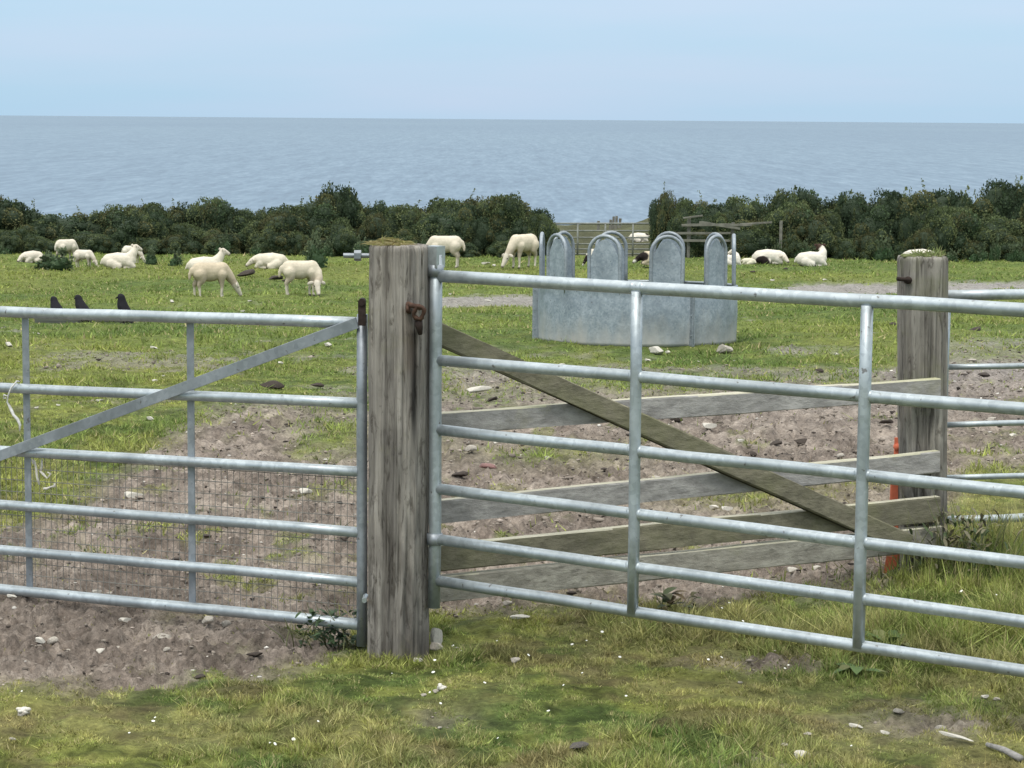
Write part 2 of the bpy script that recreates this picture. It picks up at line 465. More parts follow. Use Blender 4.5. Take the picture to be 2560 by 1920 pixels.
M_GALV = galvanised('galvanised_tube', (.33, .37, .39), (.52, .57, .59), rough=.46)
M_GALV_OLD = galvanised('galvanised_flat', (.25, .275, .30), (.38, .41, .44), rough=.5)
M_GALV_SHEET = galvanised('galvanised_sheet', (.23, .275, .315), (.43, .48, .52), dirt=.85, rough=.5, metal=.5)
M_GALV_HOOP = galvanised('galvanised_hoop', (.23, .26, .285), (.37, .41, .44), rough=.5, metal=.5)
M_POST = weathered('weathered_post', (.355, .328, .290), (.108, .098, .088), 'z', (.20, .19, .10), .12, .55, True)
M_POST2 = weathered('weathered_post_lichened', (.30, .28, .245), (.10, .092, .08), 'z', (.17, .18, .085), .25, .7, True)
M_RAIL = weathered('grey_rail', (.385, .37, .35), (.22, .21, .20), 'x', (.27, .26, .16), .1, .3)
M_RAIL_G = weathered('green_stained_rail', (.235, .215, .155), (.105, .098, .07), 'x', (.18, .18, .095), .5, .3)
M_RAIL_D = weathered('dark_board', (.085, .078, .06), (.04, .037, .03), 'x', None, 0, .3)  # very dark brown, darker than the other boards
M_RAIL_TOP = weathered('sunlit_lichen_edge', (.52, .50, .40), (.36, .34, .26), 'x', (.42, .42, .24), .4, .3)  # rail-top highlight painted as a paler wood colour, with a lichen tint
M_RAIL_L = weathered('lichened_rail', (.38, .36, .305), (.20, .185, .155), 'x', (.23, .23, .13), .3, .4)
M_RUST = plain('rusty_iron', (.085, .048, .034), .8, .3, .45, 60)
M_RUST_D = plain('dark_rusty_iron', (.035, .024, .02), .8, .3, .4, 60)
M_WIRE = plain('dull_wire', (.22, .215, .195), .7, .3, .3, 8)
M_BRIGHT = plain('bright_zinc', (.45, .49, .50), .35, .7, .15, 50, .5)
M_ORANGE = plain('orange_plastic', (.66, .165, .085), .7, 0, .18, 18, .4)
M_STONE = plain('pale_stone', (.34, .31, .265), .85, 0, .28, 14)
M_STONE_W = plain('white_stone', (.52, .49, .43), .85, 0, .2, 22)
M_STONE_D = plain('dark_stone', (.075, .068, .062), .8, 0, .4, 22)
M_WOOL = plain('loose_wool', (.58, .55, .49), .95, 0, .18, 60)
M_TWINE = plain('baler_twine', (.62, .61, .58), .8, 0, .2, 60)
M_CLOD = plain('dark_clod', (.050, .040, .033), .95, 0, .5, 30)
M_GROUND = None
M_SHEEP = attr_mat('sheep_fleece', .95, .05, (22, .10), 0, (.3, .012))
M_CROW = attr_mat('crow_feathers', .8, .12, (40, .2))
M_GRASS = attr_mat('grass_blades', .75, .2, None, .25)
M_LEAF = attr_mat('bush_leaves', .7, .25, None, .15)
M_STRAW = attr_mat('straw', .85, .2, None, .15)

# ground material: colour attribute, fine grain from noise, bump
def ground_material():
    m, nt, b = new_mat('pasture_ground', .95, 0, .12)
    a = nd(nt, 'ShaderNodeAttribute', attribute_name='col')
    mu = nd(nt, 'ShaderNodeAttribute', attribute_name='mud')
    n1 = obj_noise(nt, scale=(1, 1, 1), s=9, detail=7, rough=.68); n2 = obj_noise(nt, s=46, detail=5, rough=.7)
    r1 = ramp(nt, n1.outputs['Fac'], [(.30, (.55, .55, .55)), (.70, (1.42, 1.42, 1.42))])
    r2 = ramp(nt, n2.outputs['Fac'], [(.30, (.62, .62, .62)), (.72, (1.40, 1.40, 1.40))])
    c = mixc(nt, 1.0, a.outputs['Color'], r1.outputs[0], 'MULTIPLY')
    c = mixc(nt, 1.0, c, r2.outputs[0], 'MULTIPLY')
    # pale grit in the bare soil
    vo = nd(nt, 'ShaderNodeTexVoronoi'); vo.inputs['Scale'].default_value = 24
    tc = nd(nt, 'ShaderNodeTexCoord'); nt.links.new(tc.outputs['Object'], vo.inputs['Vector'])
    g = ramp(nt, vo.outputs['Distance'], [(.10, (1, 1, 1)), (.17, (0, 0, 0))])
    n3 = obj_noise(nt, s=5, detail=3)
    g2 = ramp(nt, n3.outputs['Fac'], [(.50, (0, 0, 0)), (.62, (1, 1, 1))])
    gm = mixc(nt, 1.0, g.outputs[0], g2.outputs[0], 'MULTIPLY')
    gm = mixc(nt, 1.0, gm, mu.outputs['Color'], 'MULTIPLY')
    c = mixc(nt, gm, c, (.40, .36, .31))
    nt.links.new(c, b.inputs['Base Color'])
    add = nd(nt, 'ShaderNodeMath', operation='ADD')
    nt.links.new(n1.outputs['Fac'], add.inputs[0]); nt.links.new(n2.outputs['Fac'], add.inputs[1])
    bump(nt, b, add.outputs[0], .9, .035)
    return m
M_GROUND = ground_material()

# ------------------------------------------------------------------ ground sheet
def build_ground():
    rows = np.concatenate([np.array([-250, -120, -60, -30, -15, -8, -4, -1, 1.5, 3, 4, 4.8]),
                           5.2 * 1.0036 ** np.arange(0, 240), 12.35 * 1.0085 ** np.arange(0, 188), [63, 66, 69, 72, 75, 78, 81, 84, 87, 90, 95, 100, 106, 115, 130, 160, 200]])
    rows = np.unique(np.round(rows, 4))
    inner = np.linspace(-.30, .30, 481)
    outer = .30 * 1.16 ** np.arange(1, 30)
    u = np.concatenate([-outer[::-1], inner, outer])
    Y = np.repeat(rows[:, None], len(u), 1)
    X = u[None, :] * np.sqrt(Y * Y + 9)
    m = mud_mask(X, Y)
    Z = base_h(X, Y) + relief(X, Y, m)
    C = turf_colour(X, Y, m)
    V = np.stack([X, Y, Z], -1).reshape(-1, 3)
    nr, nc = X.shape
    i = (np.arange(nr - 1)[:, None] * nc + np.arange(nc - 1)[None, :]).ravel()
    F = np.stack([i, i + 1, i + nc + 1, i + nc], 1)
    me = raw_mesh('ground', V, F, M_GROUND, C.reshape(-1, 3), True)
    a = me.attributes.new('mud', 'FLOAT_COLOR', 'POINT')
    mm = np.repeat(m.reshape(-1, 1), 4, 1); mm[:, 3] = 1
    a.data.foreach_set('color', mm.astype(np.float32).ravel())
    tag(link('ground', me), kind='structure')
build_ground()

# ------------------------------------------------------------------ sea
def build_sea():
    m, nt, b = new_mat('sea_water', .3, 0, .5)
    nt.nodes.remove(b)
    tc = nd(nt, 'ShaderNodeTexCoord')
    def wave(sc, det):
        mp = nd(nt, 'ShaderNodeMapping'); mp.inputs['Scale'].default_value = sc
        nz = nd(nt, 'ShaderNodeTexNoise'); nz.inputs['Scale'].default_value = 1.0; nz.inputs['Detail'].default_value = det; nz.inputs['Roughness'].default_value = .6
        nt.links.new(tc.outputs['Object'], mp.inputs[0]); nt.links.new(mp.outputs[0], nz.inputs['Vector']); return nz
    w1 = wave((.62, .085, 1), 3); w2 = wave((.27, .026, 1), 3); w3 = wave((.10, .006, 1), 3); w4 = wave((.0012, .0003, 1), 3)
    def mad(x, k, y):
        q = nd(nt, 'ShaderNodeMath', operation='MULTIPLY_ADD'); q.inputs[1].default_value = k; nt.links.new(x, q.inputs[0])
        if hasattr(y, 'is_output'): nt.links.new(y, q.inputs[2])
        else: q.inputs[2].default_value = y
        return q.outputs[0]
    h = mad(w1.outputs['Fac'], .40, mad(w2.outputs['Fac'], .40, mad(w3.outputs['Fac'], .25, -.025)))
    c = ramp(nt, h, [(.36, (.038, .070, .108)), (.50, (.078, .128, .176)), (.65, (.150, .212, .265))])
    c2 = ramp(nt, w4.outputs['Fac'], [(.3, (.86, .88, .92)), (.7, (1.10, 1.08, 1.05))])
    cc = mixc(nt, 1.0, c.outputs[0], c2.outputs[0], 'MULTIPLY')
    df = nd(nt, 'ShaderNodeBsdfDiffuse'); gl = nd(nt, 'ShaderNodeBsdfGlossy', Roughness=.35); mx = nd(nt, 'ShaderNodeMixShader'); mx.inputs[0].default_value = .28
    bp = nd(nt, 'ShaderNodeBump', Strength=.5, Distance=2.0); nt.links.new(h, bp.inputs['Height'])
    nt.links.new(bp.outputs[0], gl.inputs['Normal']); nt.links.new(cc, df.inputs['Color'])
    gl.inputs['Color'].default_value = (.80, .86, .92, 1)
    nt.links.new(df.outputs[0], mx.inputs[1]); nt.links.new(gl.outputs[0], mx.inputs[2]); nt.links.new(mx.outputs[0], nt.nodes['Material Output'].inputs['Surface'])
    ys = [70, 120, 250, 500, 1000, 2000, 4000, 8000, 16000, 32000]
    xs = [-40000, -12000, -4000, -1000, 0, 1000, 4000, 12000, 40000]
    V = [(x, y, -18.0) for y in ys for x in xs]; n = len(xs)
    F = [(j * n + i, j * n + i + 1, (j + 1) * n + i + 1, (j + 1) * n + i) for j in range(len(ys) - 1) for i in range(n - 1)]
    tag(link('sea', raw_mesh('sea', V, F, m)), kind='structure')
build_sea()

# ------------------------------------------------------------------ wooden posts
def timber(name, base, top_z, rad, mat, parent, cracks, rough=.006, squareness=2.7, sink=.25, turn=0.0, flare=.0, stains=(), lean=0.0):
    nz, na = 170, 168
    zs = np.linspace(base.z - sink, top_z, nz); an = np.linspace(0, 2 * np.pi, na, endpoint=False)
    A, Zz = np.meshgrid(an, zs)
    c, s = np.abs(np.cos(A - turn)), np.abs(np.sin(A - turn))
    r = rad / (c ** squareness + s ** squareness) ** (1 / squareness) * .985
    g = fbm(A * 6.5, Zz * 1.3 + 3, 4, .6); g = np.where(A > 5.9, g * (1 - (A - 5.9) / .383) + fbm(A * 0, Zz * 1.3 + 3, 4, .6) * ((A - 5.9) / .383), g)
    low = sstep(.8, .1, Zz - base.z)
    r = r - rough * (1 + 1.1 * low) * np.clip((.62 - g) * 3.2, 0, 1.6)
    r = r - rough * .6 * low * (fbm(A * 14, Zz * 6, 3) - .4)
    for a0, z0, z1, dep, wid in cracks:
        aa = (A - (a0 - math.pi / 2) + .05 * (fbm(Zz * 2.3 + a0 * 9, Zz * 0 + 1, 3) - .5) * 2 + np.pi) % (2 * np.pi) - np.pi
        r = r - dep * np.exp(-(aa / wid) ** 2) * sstep(z0 - .06, z0 + .06, Zz) * (1 - sstep(z1 - .06, z1 + .06, Zz))
    r = r * (1 + flare * sstep(base.z + .25, base.z - .05, Zz))
    edge = sstep(top_z - .012, top_z, Zz); r = r - .006 * edge
    X = base.x + r * np.cos(A) + lean * (Zz - base.z) / (top_z - base.z); Y = base.y + r * np.sin(A)
    V = np.stack([X, Y, Zz], -1).reshape(-1, 3).tolist()
    F = [(i * na + k, i * na + (k + 1) % na, (i + 1) * na + (k + 1) % na, (i + 1) * na + k) for i in range(nz - 1) for k in range(na)]
    o0 = len(V)
    for q, f in ((.7, .006), (.35, .002)):
        for k in range(na):
            p = V[(nz - 1) * na + k]; V.append([base.x + lean + (p[0] - base.x - lean) * q, base.y + (p[1] - base.y) * q, top_z + f * (random.random() - .3)])
    V.append([base.x + lean, base.y, top_z])
    for k in range(na):
        k2 = (k + 1) % na; a = (nz - 1) * na
        F += [(a + k, a + k2, o0 + k2, o0 + k), (o0 + k, o0 + k2, o0 + na + k2, o0 + na + k), (o0 + na + k, o0 + na + k2, len(V) - 1)]
    mb = MB(); mb.add(V, F); va = np.array(V); cc = np.ones((len(V), 3))
    for (sx, z0, z1, wd, amt, tint) in stains:
        dx = (va[:, 0] - base.x - sx - .006 * (fbm(va[:, 2] * 9, va[:, 2] * 0, 2) - .5)) / (wd * (.6 + .4 * np.clip((va[:, 2] - z0) / (z1 - z0), 0, 1)))
        k = (np.exp(-dx ** 2) * sstep(z0, z0 + .3 * (z1 - z0), va[:, 2]) * (1 - sstep(z1 - .02, z1 + .01, va[:, 2])) * (va[:, 1] < base.y) * amt)[:, None]
        cc = cc * (1 - k) + np.array(tint) * k
    lowk = (sstep(base.z + .75, base.z + .25, va[:, 2]) * sstep(.45, .62, fbm(va[:, 0] * 30, va[:, 2] * 9, 3)) * .45)[:, None]
    cc = cc * (1 - lowk) + np.array((.42, .40, .38)) * lowk
    return mb.build(name, mat, parent, colr=cc)

PB = at(996, 1618, 8.0); PB.z = gh(PB.x, PB.y)
PTOP = at(995, 614, 7.95).z
post = thing('gate_post', 'stout weathered grey timber gate post with dry straw on its flat top', 'gate post', PB)
timber('timber', PB, PTOP, .1005, M_POST, post,
       [(R(random.uniform(-75, 75)), random.uniform(-.3, 1.0), random.uniform(1.0, 1.7), random.uniform(.004, .008), random.uniform(.012, .03)) for _ in range(13)] + [(R(-27), .3, 1.6, .010, .030), (R(-8), .55, 1.25, .005, .03), (R(20), -.2, 1.6, .008, .045), (R(38), .75, 1.6, .009, .06), (R(-50), -.2, .75, .007, .05),
        (R(5), -.2, .6, .010, .05), (R(-18), -.2, .45, .008, .04), (R(28), -.2, .7, .009, .06)], .008, 3.0, turn=R(-24), flare=.03, stains=((.056, .72, 1.14, .017, .95, (.10, .095, .095)), (.036, .95, 1.22, .030, .5, (.45, .36, .30)), (-.045, 1.2, 1.5, .05, .35, (.5, .48, .45)), (.0, .45, .8, .05, .4, (.5, .5, .5))))
mb = MB()                                             # threaded pin and nut on the left of the post
pz = at(900, 639, 8.0)
mb.tube([pz + Vector((-.058, 0, 0)), pz + Vector((.04, 0, 0))], .0085, 10)
mb.tube([pz + Vector((-.020, 0, 0)), pz + Vector((.004, 0, 0))], .019, 6)
mb.build('hinge_bolt', M_GALV_OLD, post, autos=True)
mb = MB(); pz = at(914, 1500, 7.93)
mb.tube([pz + Vector((-.004, -.01, 0)), pz + Vector((-.004, .07, 0))], .0095, 6)
mb.build('bolt_end', M_BRIGHT, post, autos=True)
mb = MB(); pz = at(905, 783, 7.97)
mb.box(pz, (.026, .03, .085)); mb.tube([pz + Vector((0, -.02, .04)), pz + Vector((0, .03, .04))], .013, 12)
mb.build('latch_plate', M_RUST_D, post, autos=True)
mb = MB(); pz = at(1042, 772, 7.885)                    # rusty staple and ring
mb.tube([pz + Vector((-.030, .05, .014)), pz + Vector((-.029, -.004, .014)), pz + Vector((-.012, -.016, .012)), pz + Vector((.010, -.014, .006)), pz + Vector((.016, .05, .0))], [.010, .0105, .0085, .0095, .009], 8)
mb.tube([pz + Vector((-.029, -.004, .014)), pz + Vector((-.031, -.006, -.008)), pz + Vector((-.024, .03, -.014))], [.009, .008, .007], 8)
mb.tube([pz + Vector((.008 + .017 * math.cos(t) + .003 * math.sin(3 * t), -.012 - .006 * math.sin(t), -.012 + .023 * math.sin(t))) for t in np.linspace(0, 2 * math.pi, 15)], [.0075 + .0015 * math.sin(5 * t) for t in np.linspace(0, 2 * math.pi, 15)], 8, cap=False)
mb.build('staple_ring', M_RUST, post)
mb = MB(); pz = at(1046, 800, 7.89)
mb.tube([pz + Vector((.0, .0, 0)), pz + Vector((.003, -.003, -.022)), pz + Vector((.007, .004, -.05))], [.014, .013, .008], 8)
mb.build('hanging_hook', M_RUST_D, post)

# straw on the post
def straw_tuft(name, label, c, n, rx, ry, h, cols, loft=.02, parent=None):
    V = []; F = []; C = []
    for i in range(n):
        a = random.random() * 2 * math.pi; q = math.sqrt(random.random())
        p = Vector((c.x + rx * q * math.cos(a), c.y + ry * q * math.sin(a), c.z + random.random() * loft * (1.2 - q)))
        d = Vector((random.gauss(0, 1), random.gauss(0, .7), abs(random.gauss(0, h)))).normalized()
        L = random.uniform(.015, .05); w = random.uniform(.0012, .0028)
        s = d.cross(Vector((0, 1, .3))).normalized() * w
        bend = Vector((0, 0, -.25 * L))
        k = len(V)
        V += [p - s, p + s, p + d * L * .55 + s * .8 , p + d * L * .55 - s * .8, p + d * L + bend * .5]
        F += [(k, k + 1, k + 2, k + 3), (k + 3, k + 2, k + 4)]
        cc = np.array(random.choice(cols)) * random.uniform(.75, 1.2); C += [cc] * 5
    mb = MB(); mb.add([tuple(v) for v in V], F)
    return mb.build(name, M_STRAW, parent, smooth=False, colr=C)
tz = Vector((PB.x - .035, PB.y - .03, PTOP))
o = straw_tuft('straw_tuft', '', tz, 300, .072, .055, .12, [(.42, .36, .17), (.34, .28, .13), (.50, .44, .24), (.28, .27, .10)], .028)
tag(o, 'wisp of dry yellow straw lying on top of the stout gate post', 'straw')

# right post
RP = at(2307, 1400, 9.1); RP.z = gh(RP.x, RP.y)
RTOP = at(2309, 642, 9.05).z; RLEAN = -.036
post2 = thing('gate_post', 'lichened grey timber post with mossy top and iron peg, rails nailed to it', 'gate post', RP)
timber('timber', RP, RTOP, .0985, M_POST2, post2,
       [(R(random.uniform(-75, 75)), random.uniform(-.3, .9), random.uniform(.9, 1.6), random.uniform(.003, .007), random.uniform(.012, .03)) for _ in range(12)] + [(R(-2), .2, 1.5, .007, .05), (R(25), -.2, 1.2, .012, .05), (R(-40), -.2, 1.5, .006, .05), (R(46), .1, 1.5, .006, .06), (R(-22), -.2, 1.3, .005, .05)], .006, 3.2, turn=R(0), lean=RLEAN)
mb = MB(); pz = at(2270, 700, 9.005)
mb.tube([pz + Vector((0, .05, -.004)), pz + Vector((0, -.012, 0))], .015, 8)
mb.tube([pz + Vector((.004, -.004, 0)), pz + Vector((-.046, -.02, .006))], .0085, 8)
mb.build('iron_peg', M_RUST_D, post2)
mz = Vector((RP.x + RLEAN - .01, RP.y - .035, RTOP))
mb = MB()
for i in range(22):
    x = random.choice((random.uniform(-.08, -.01), random.uniform(-.08, .07))); mb.sphere((RP.x + RLEAN + x, RP.y + random.uniform(-.07, .06), RTOP + .001), random.uniform(.006, .017), 8, 6, (1.3, 1, .6))
nV = sum(len(v) for v in mb.v)
mb.build('moss', M_LEAF, post2, colr=[np.array((.13, .15, .055)) * random.uniform(.8, 1.2) for _ in range(nV)])
straw_tuft('grass_tuft', '', mz + Vector((.03, 0, .004)), 110, .06, .055, 1.6, [(.22, .26, .10), (.33, .33, .16), (.18, .22, .08)], .01, post2)

# ------------------------------------------------------------------ metal gates
def pipe(mb, p0, p1, r, seg=14):
    p0 = Vector(p0); p1 = Vector(p1); n = max(2, int((p1 - p0).length / .25))
    mb.tube([p0.lerp(p1, i / n) + Vector((random.gauss(0, .0009), random.gauss(0, .0009), random.gauss(0, .0009))) for i in range(n + 1)], r, seg)

# right-hand gate, hung on the stout post and standing ajar towards the viewer
O = at(1091, 690, 8.0)
far = at(2165, 1000, 8.0 / 1.1368)
gd = Vector((far.x - O.x, far.y - O.y, 0)); SP = gd.length / 2; gd.normalize(); gn = Vector((gd.y, -gd.x, 0))
zs_r = [at(1091, y, 8.0).z for y in (690, 899, 1074, 1222, 1347, 1452)]
LEN = SP * 4.05
g1 = thing('field_gate', 'galvanised six bar tube gate with round uprights, hung beside the stout post', 'gate', (O.x, O.y, zs_r[-1] - .1))
P = lambda s, z, off=0.0: Vector((O.x, O.y, z)) + gd * s + gn * off
for i, z in enumerate(zs_r):
    mb = MB(); pipe(mb, P(0.0, z), P(LEN, z - .002), .0215 if i == 0 else .0198)
    mb.build('rail', M_GALV, g1)
for k in range(1, 4):
    mb = MB(); pipe(mb, P(SP * k, zs_r[0] - .012, .010), P(SP * k, zs_r[-1] - .004, .010), .0192)
    mb.build('upright', M_GALV, g1)
for s in (0.0, LEN):
    mb = MB(); pipe(mb, P(s, zs_r[0] + .075, .004), P(s, zs_r[-1] - .098, .004), .0225)
    st_ = mb.build('stile', M_GALV, g1)
    if s == 0.0: stile1 = st_
mb = MB(); mb.box(P(-.003, zs_r[0] + .068, .004), (.050, .05, .075), gd, gn)
mb.build('stile_cap', M_BRIGHT, stile1, smooth=False)
for z in (zs_r[0] + .02, zs_r[-2]):
    mb = MB(); mb.tube([P(-.11, z, -.03), P(-.004, z, .0)], .011, 8); mb.tube([P(0, z - .02, .004), P(0, z + .02, .004)], .029, 12)
    mb.build('hinge_eye', M_GALV_OLD, stile1)
mb = MB()
for k in range(1, 4):
    for z in zs_r[:-1]:
        for sgn in (-1, 1):
            c = P(SP * k + sgn * .019, z, .010)
            mb.sphere(c, .0125, 8, 6, (1, 1, 1.5))
tag(mb.build('weld_bead', M_GALV, g1), kind='stuff')

# left-hand gate
Ol = at(905, 807, 8.03)
lz = [at(905, y, 8.03).z for y in (807, 1007, 1180, 1331, 1455, 1562)]
Zl = 8.03 / .919
lzl = [at(0, y, Zl).z for y in (779, 969, 1126, 1261, 1375, 1473)]
pl = at(0, 1000, Zl)
ld = Vector((pl.x - Ol.x, pl.y - Ol.y, 0)); LL = ld.length; ld.normalize(); ln = Vector((-ld.y, ld.x, 0))
if ln.y > 0: ln = -ln
def PL(s, i_or_z, off=0.0):
    if isinstance(i_or_z, int): z = lz[i_or_z] + (lzl[i_or_z] - lz[i_or_z]) * s / LL
    else: z = i_or_z + (lzl[0] - lz[0]) * s / LL
    return Vector((Ol.x, Ol.y, z)) + ld * s + ln * off
TL = 2.9
g2 = thing('field_gate', 'galvanised six bar gate with diagonal flat brace and wire mesh, across the muddy gateway', 'gate', (Ol.x, Ol.y, lz[-1] - .1))
for i in range(6):
    mb = MB(); pipe(mb, PL(0.01, i), PL(TL, i), .0212 if i == 0 else (.0205 if i == 5 else .0192)); mb.build('rail', M_GALV, g2)
mb = MB(); pipe(mb, PL(0, lz[0] + .03), PL(0, lz[-1] - .075), .0195); mb.build('stile', M_GALV_OLD, g2)
mb = MB(); pipe(mb, PL(TL, lz[0] + .06), PL(TL, lz[-1] - .06), .0215); mb.build('stile', M_GALV_OLD, g2)
s1 = (at(468, 900, 8.03 / .961).xy - Ol.xy).length; s2 = (at(57, 900, 8.03 / .924).xy - Ol.xy).length
for s in (s1, s2, s2 + (s2 - s1)):
    a, b = PL(s, 0, -.021), PL(s, 5, -.021)
    mb = MB(); mb.beam(a, b, .030, .006, up=ld, seg=6, jit=.0005, ch=.001); mb.build('upright', M_GALV_OLD, g2, smooth=False)
# brace: flat strap in front of the rails
b0 = at(892, 806, 7.985); 
t_ = (at(60, 1118, 8.0 / .926) - b0); b1 = b0 + t_ * 1.95
def on_gate(px, py, off):
    d = Vector(ray(px, py)); o0 = Vector(CO); n_ = ln; p_ = PL(0, lz[0], off)
    return o0 + d * ((p_ - o0).dot(n_) / d.dot(n_))
b0 = on_gate(893, 807, .026); b1 = on_gate(60, 1117, .026); b1 = b0 + (b1 - b0) * 1.8
mb = MB(); mb.beam(b0, b1, .040, .006, up=(0, 0, 1), seg=10, jit=.0006, ch=.001); mb.build('brace', M_GALV_OLD, g2, smooth=False)
# welded wire mesh on the lower half
mb = MB(); s = .02
while s < TL:
    mb.tube([PL(s, 2, -.0235), PL(s, 5, -.0235)], .0013, 4, cap=False); s += .0268
wv = 0
zz = lz[2] - .028
while zz > lz[5]:
    mb.tube([PL(q, zz, -.0205) for q in np.linspace(.015, TL, 12)], .0015, 4, cap=False); zz -= .0462
tag(mb.build('wire_mesh', M_WIRE, g2), kind='stuff')
# twine on the second rail, wool caught on the mesh
tw = [on_gate(48, 954, -.02), on_gate(42, 953, .022), on_gate(28, 970, .03), on_gate(20, 990, .028), on_gate(18, 1005, .02), on_gate(27, 1022, .02), on_gate(34, 1038, .02),
      on_gate(44, 1048, .02), on_gate(50, 1062, .02), on_gate(49, 1078, .02)]
mb = MB(); mb.tube(tw, [.003, .004, .0035, .003, .003, .006, .0055, .006, .005, .002], 6)
mb.tube([on_gate(18, 990, .028), on_gate(10, 987, .034), on_gate(9, 996, .034), on_gate(15, 995, .03)], .003, 6)
tag(mb.build('twine_strand', M_TWINE), 'frayed white twine looped over the second rail of the braced gate', 'twine')
mb = MB()
for pts in ([(88, 1150), (90, 1170), (94, 1190), (97, 1215)], [(106, 1150), (104, 1166), (101, 1180)], [(101, 1178), (108, 1188), (118, 1196), (126, 1186), (120, 1180)],
            [(109, 1222), (117, 1224), (128, 1217), (137, 1215), (138, 1208)], [(80, 1148), (84, 1158)]):
    mb.tube([on_gate(x, y, -.018) + Vector((random.gauss(0, .002), 0, random.gauss(0, .002))) for x, y in pts], [random.uniform(.0025, .0060) for _ in pts], 6)
tag(mb.build('wool_scrap', M_WOOL), 'shreds of white wool snagged on the wire mesh of the braced gate', 'wool')

# gate beyond the right post
Ob = at(2400, 738, 9.3); e_ = at(2640, 731, 9.40)
bd = Vector((e_.x - Ob.x, e_.y - Ob.y, 0)).normalized()
bz = [at(2400, y, 9.3).z for y in (738, 917, 1061, 1195, 1300, 1385)]
g3 = thing('field_gate', 'galvanised tube gate behind the mossy post, long grass at its foot', 'gate', (Ob.x, Ob.y, bz[-1] - .05))
for i, z in enumerate(bz):
    mb = MB(); pipe(mb, Vector((Ob.x, Ob.y, z)) - bd * .06, Vector((Ob.x, Ob.y, z)) + bd * 2.9, .0215 if i == 0 else (.012 if i in (1, 2, 3) else .018)); mb.build('rail', M_GALV, g3)
for s in (-.06, .98, 1.95, 2.9):
    mb = MB(); pipe(mb, Vector((Ob.x, Ob.y, bz[0])) + bd * s, Vector((Ob.x, Ob.y, bz[-1] - .03)) + bd * s, .019); mb.build('upright', M_GALV, g3)

# ------------------------------------------------------------------ wooden rail fence between the posts
fl, fr = at(1105, 1100, 8.2), at(2345, 1100, 8.985)
fdir = Vector((fr.x - fl.x, fr.y - fl.y, 0)).normalized()
fn = Vector((fdir.y, -fdir.x, 0))
def on_fence(px, py, off=0.0):
    d = Vector(ray(px, py)); o0 = Vector(CO); p_ = fl + fn * off
    return o0 + d * ((p_ - o0).dot(fn) / d.dot(fn))
fence = thing('rail_fence', 'wooden fence of four rails and a slanting brace board between the two posts', 'fence', Vector((fl.x, fl.y, gh(fl.x, fl.y))))
rails = [((1105, 1032, 1084), (2344, 944, 998), M_RAIL), ((1105, 1252, 1305), (2343, 1124, 1181), M_RAIL),
         ((1105, 1362, 1424), (2344, 1240, 1304), M_RAIL_G), ((1105, 1438, 1504), (2347, 1313, 1371), M_RAIL_L)]
for (xa, ya0, ya1), (xb, yb0, yb1), m in rails:
    a = (on_fence(xa, ya0) + on_fence(xa, ya1)) / 2; b = (on_fence(xb, yb0) + on_fence(xb, yb1)) / 2
    w = ((on_fence(xa, ya0) - on_fence(xa, ya1)).length + (on_fence(xb, yb0) - on_fence(xb, yb1)).length) / 2
    a = a - (b - a).normalized() * .22
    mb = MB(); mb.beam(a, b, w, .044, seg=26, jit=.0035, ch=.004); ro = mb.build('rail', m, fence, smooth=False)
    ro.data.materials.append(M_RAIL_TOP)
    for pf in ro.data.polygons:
        if pf.normal.z > .55: pf.material_index = 1  # upward faces take the pale colour that paints in the top light
a = (on_fence(1108, 806, .052) + on_fence(1108, 870, .052)) / 2; b = on_fence(2270, 1360, .052); a2 = a - (b - a).normalized() * .12
mb = MB(); mb.beam(a2, b, .076, .030, seg=26, jit=.003, ch=.004); mb.build('brace_board', M_RAIL_G, fence, smooth=False)
a = on_fence(1108, 848, .030); b = on_fence(2262, 1368, .030); a2 = a - (b - a).normalized() * .12
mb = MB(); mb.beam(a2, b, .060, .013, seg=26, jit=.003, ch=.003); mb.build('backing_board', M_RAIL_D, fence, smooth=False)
mb = MB()                                                 # nail heads at the right-hand ends
for (xa, ya0, ya1), (xb, yb0, yb1), m in rails:
    for dy in (.28, .7):
        for dx in (-8, -22):
            p = on_fence(xb + dx, yb0 + (yb1 - yb0) * dy, .019); mb.tube([p + fn * .0, p + fn * .002], .0032, 8)
tag(mb.build('nail_head', M_RUST_D, fence), kind='stuff')

# orange stake behind the rails
sp = at(2238, 1432, 9.12); sz = gh(sp.x, sp.y)
stake = thing('orange_stake', 'faded orange plastic stake standing behind the fence rails by the mossy post', 'stake', (sp.x, sp.y, sz))
mb = MB(); top = at(2244, 1094, 9.12)
hh = top.z - sz
mb.beam((sp.x - .006, sp.y, sz - .05), (top.x, sp.y, sz + hh * .80), .046, .012, up=(1, 0, 0), seg=8, jit=.002, ch=.003)
mb.beam((top.x, sp.y, sz + hh * .80), (top.x + .001, sp.y, sz + hh), .030, .012, up=(1, 0, 0), seg=4, jit=.002, ch=.003)
mb.build('shaft', M_ORANGE, stake, smooth=False)
mb = MB(); mb.tube([Vector((top.x, sp.y - .012, sz + hh * .93)), Vector((top.x, sp.y + .012, sz + hh * .93))], .015, 12); mb.build('eyelet', M_ORANGE, stake)
mb = MB(); mb.beam((sp.x - .03, sp.y - .03, sz - .02), (sp.x - .005, sp.y - .015, sz + .13), .05, .010, up=(1, 0, 0), seg=5, jit=.004, ch=.002)
mb.beam((sp.x + .05, sp.y - .02, sz + .0), (sp.x - .005, sp.y - .02, sz + .10), .03, .010, up=(1, 0, 0), seg=5, jit=.004, ch=.002)
mb.build('foot_fin', M_ORANGE, stake, smooth=False)

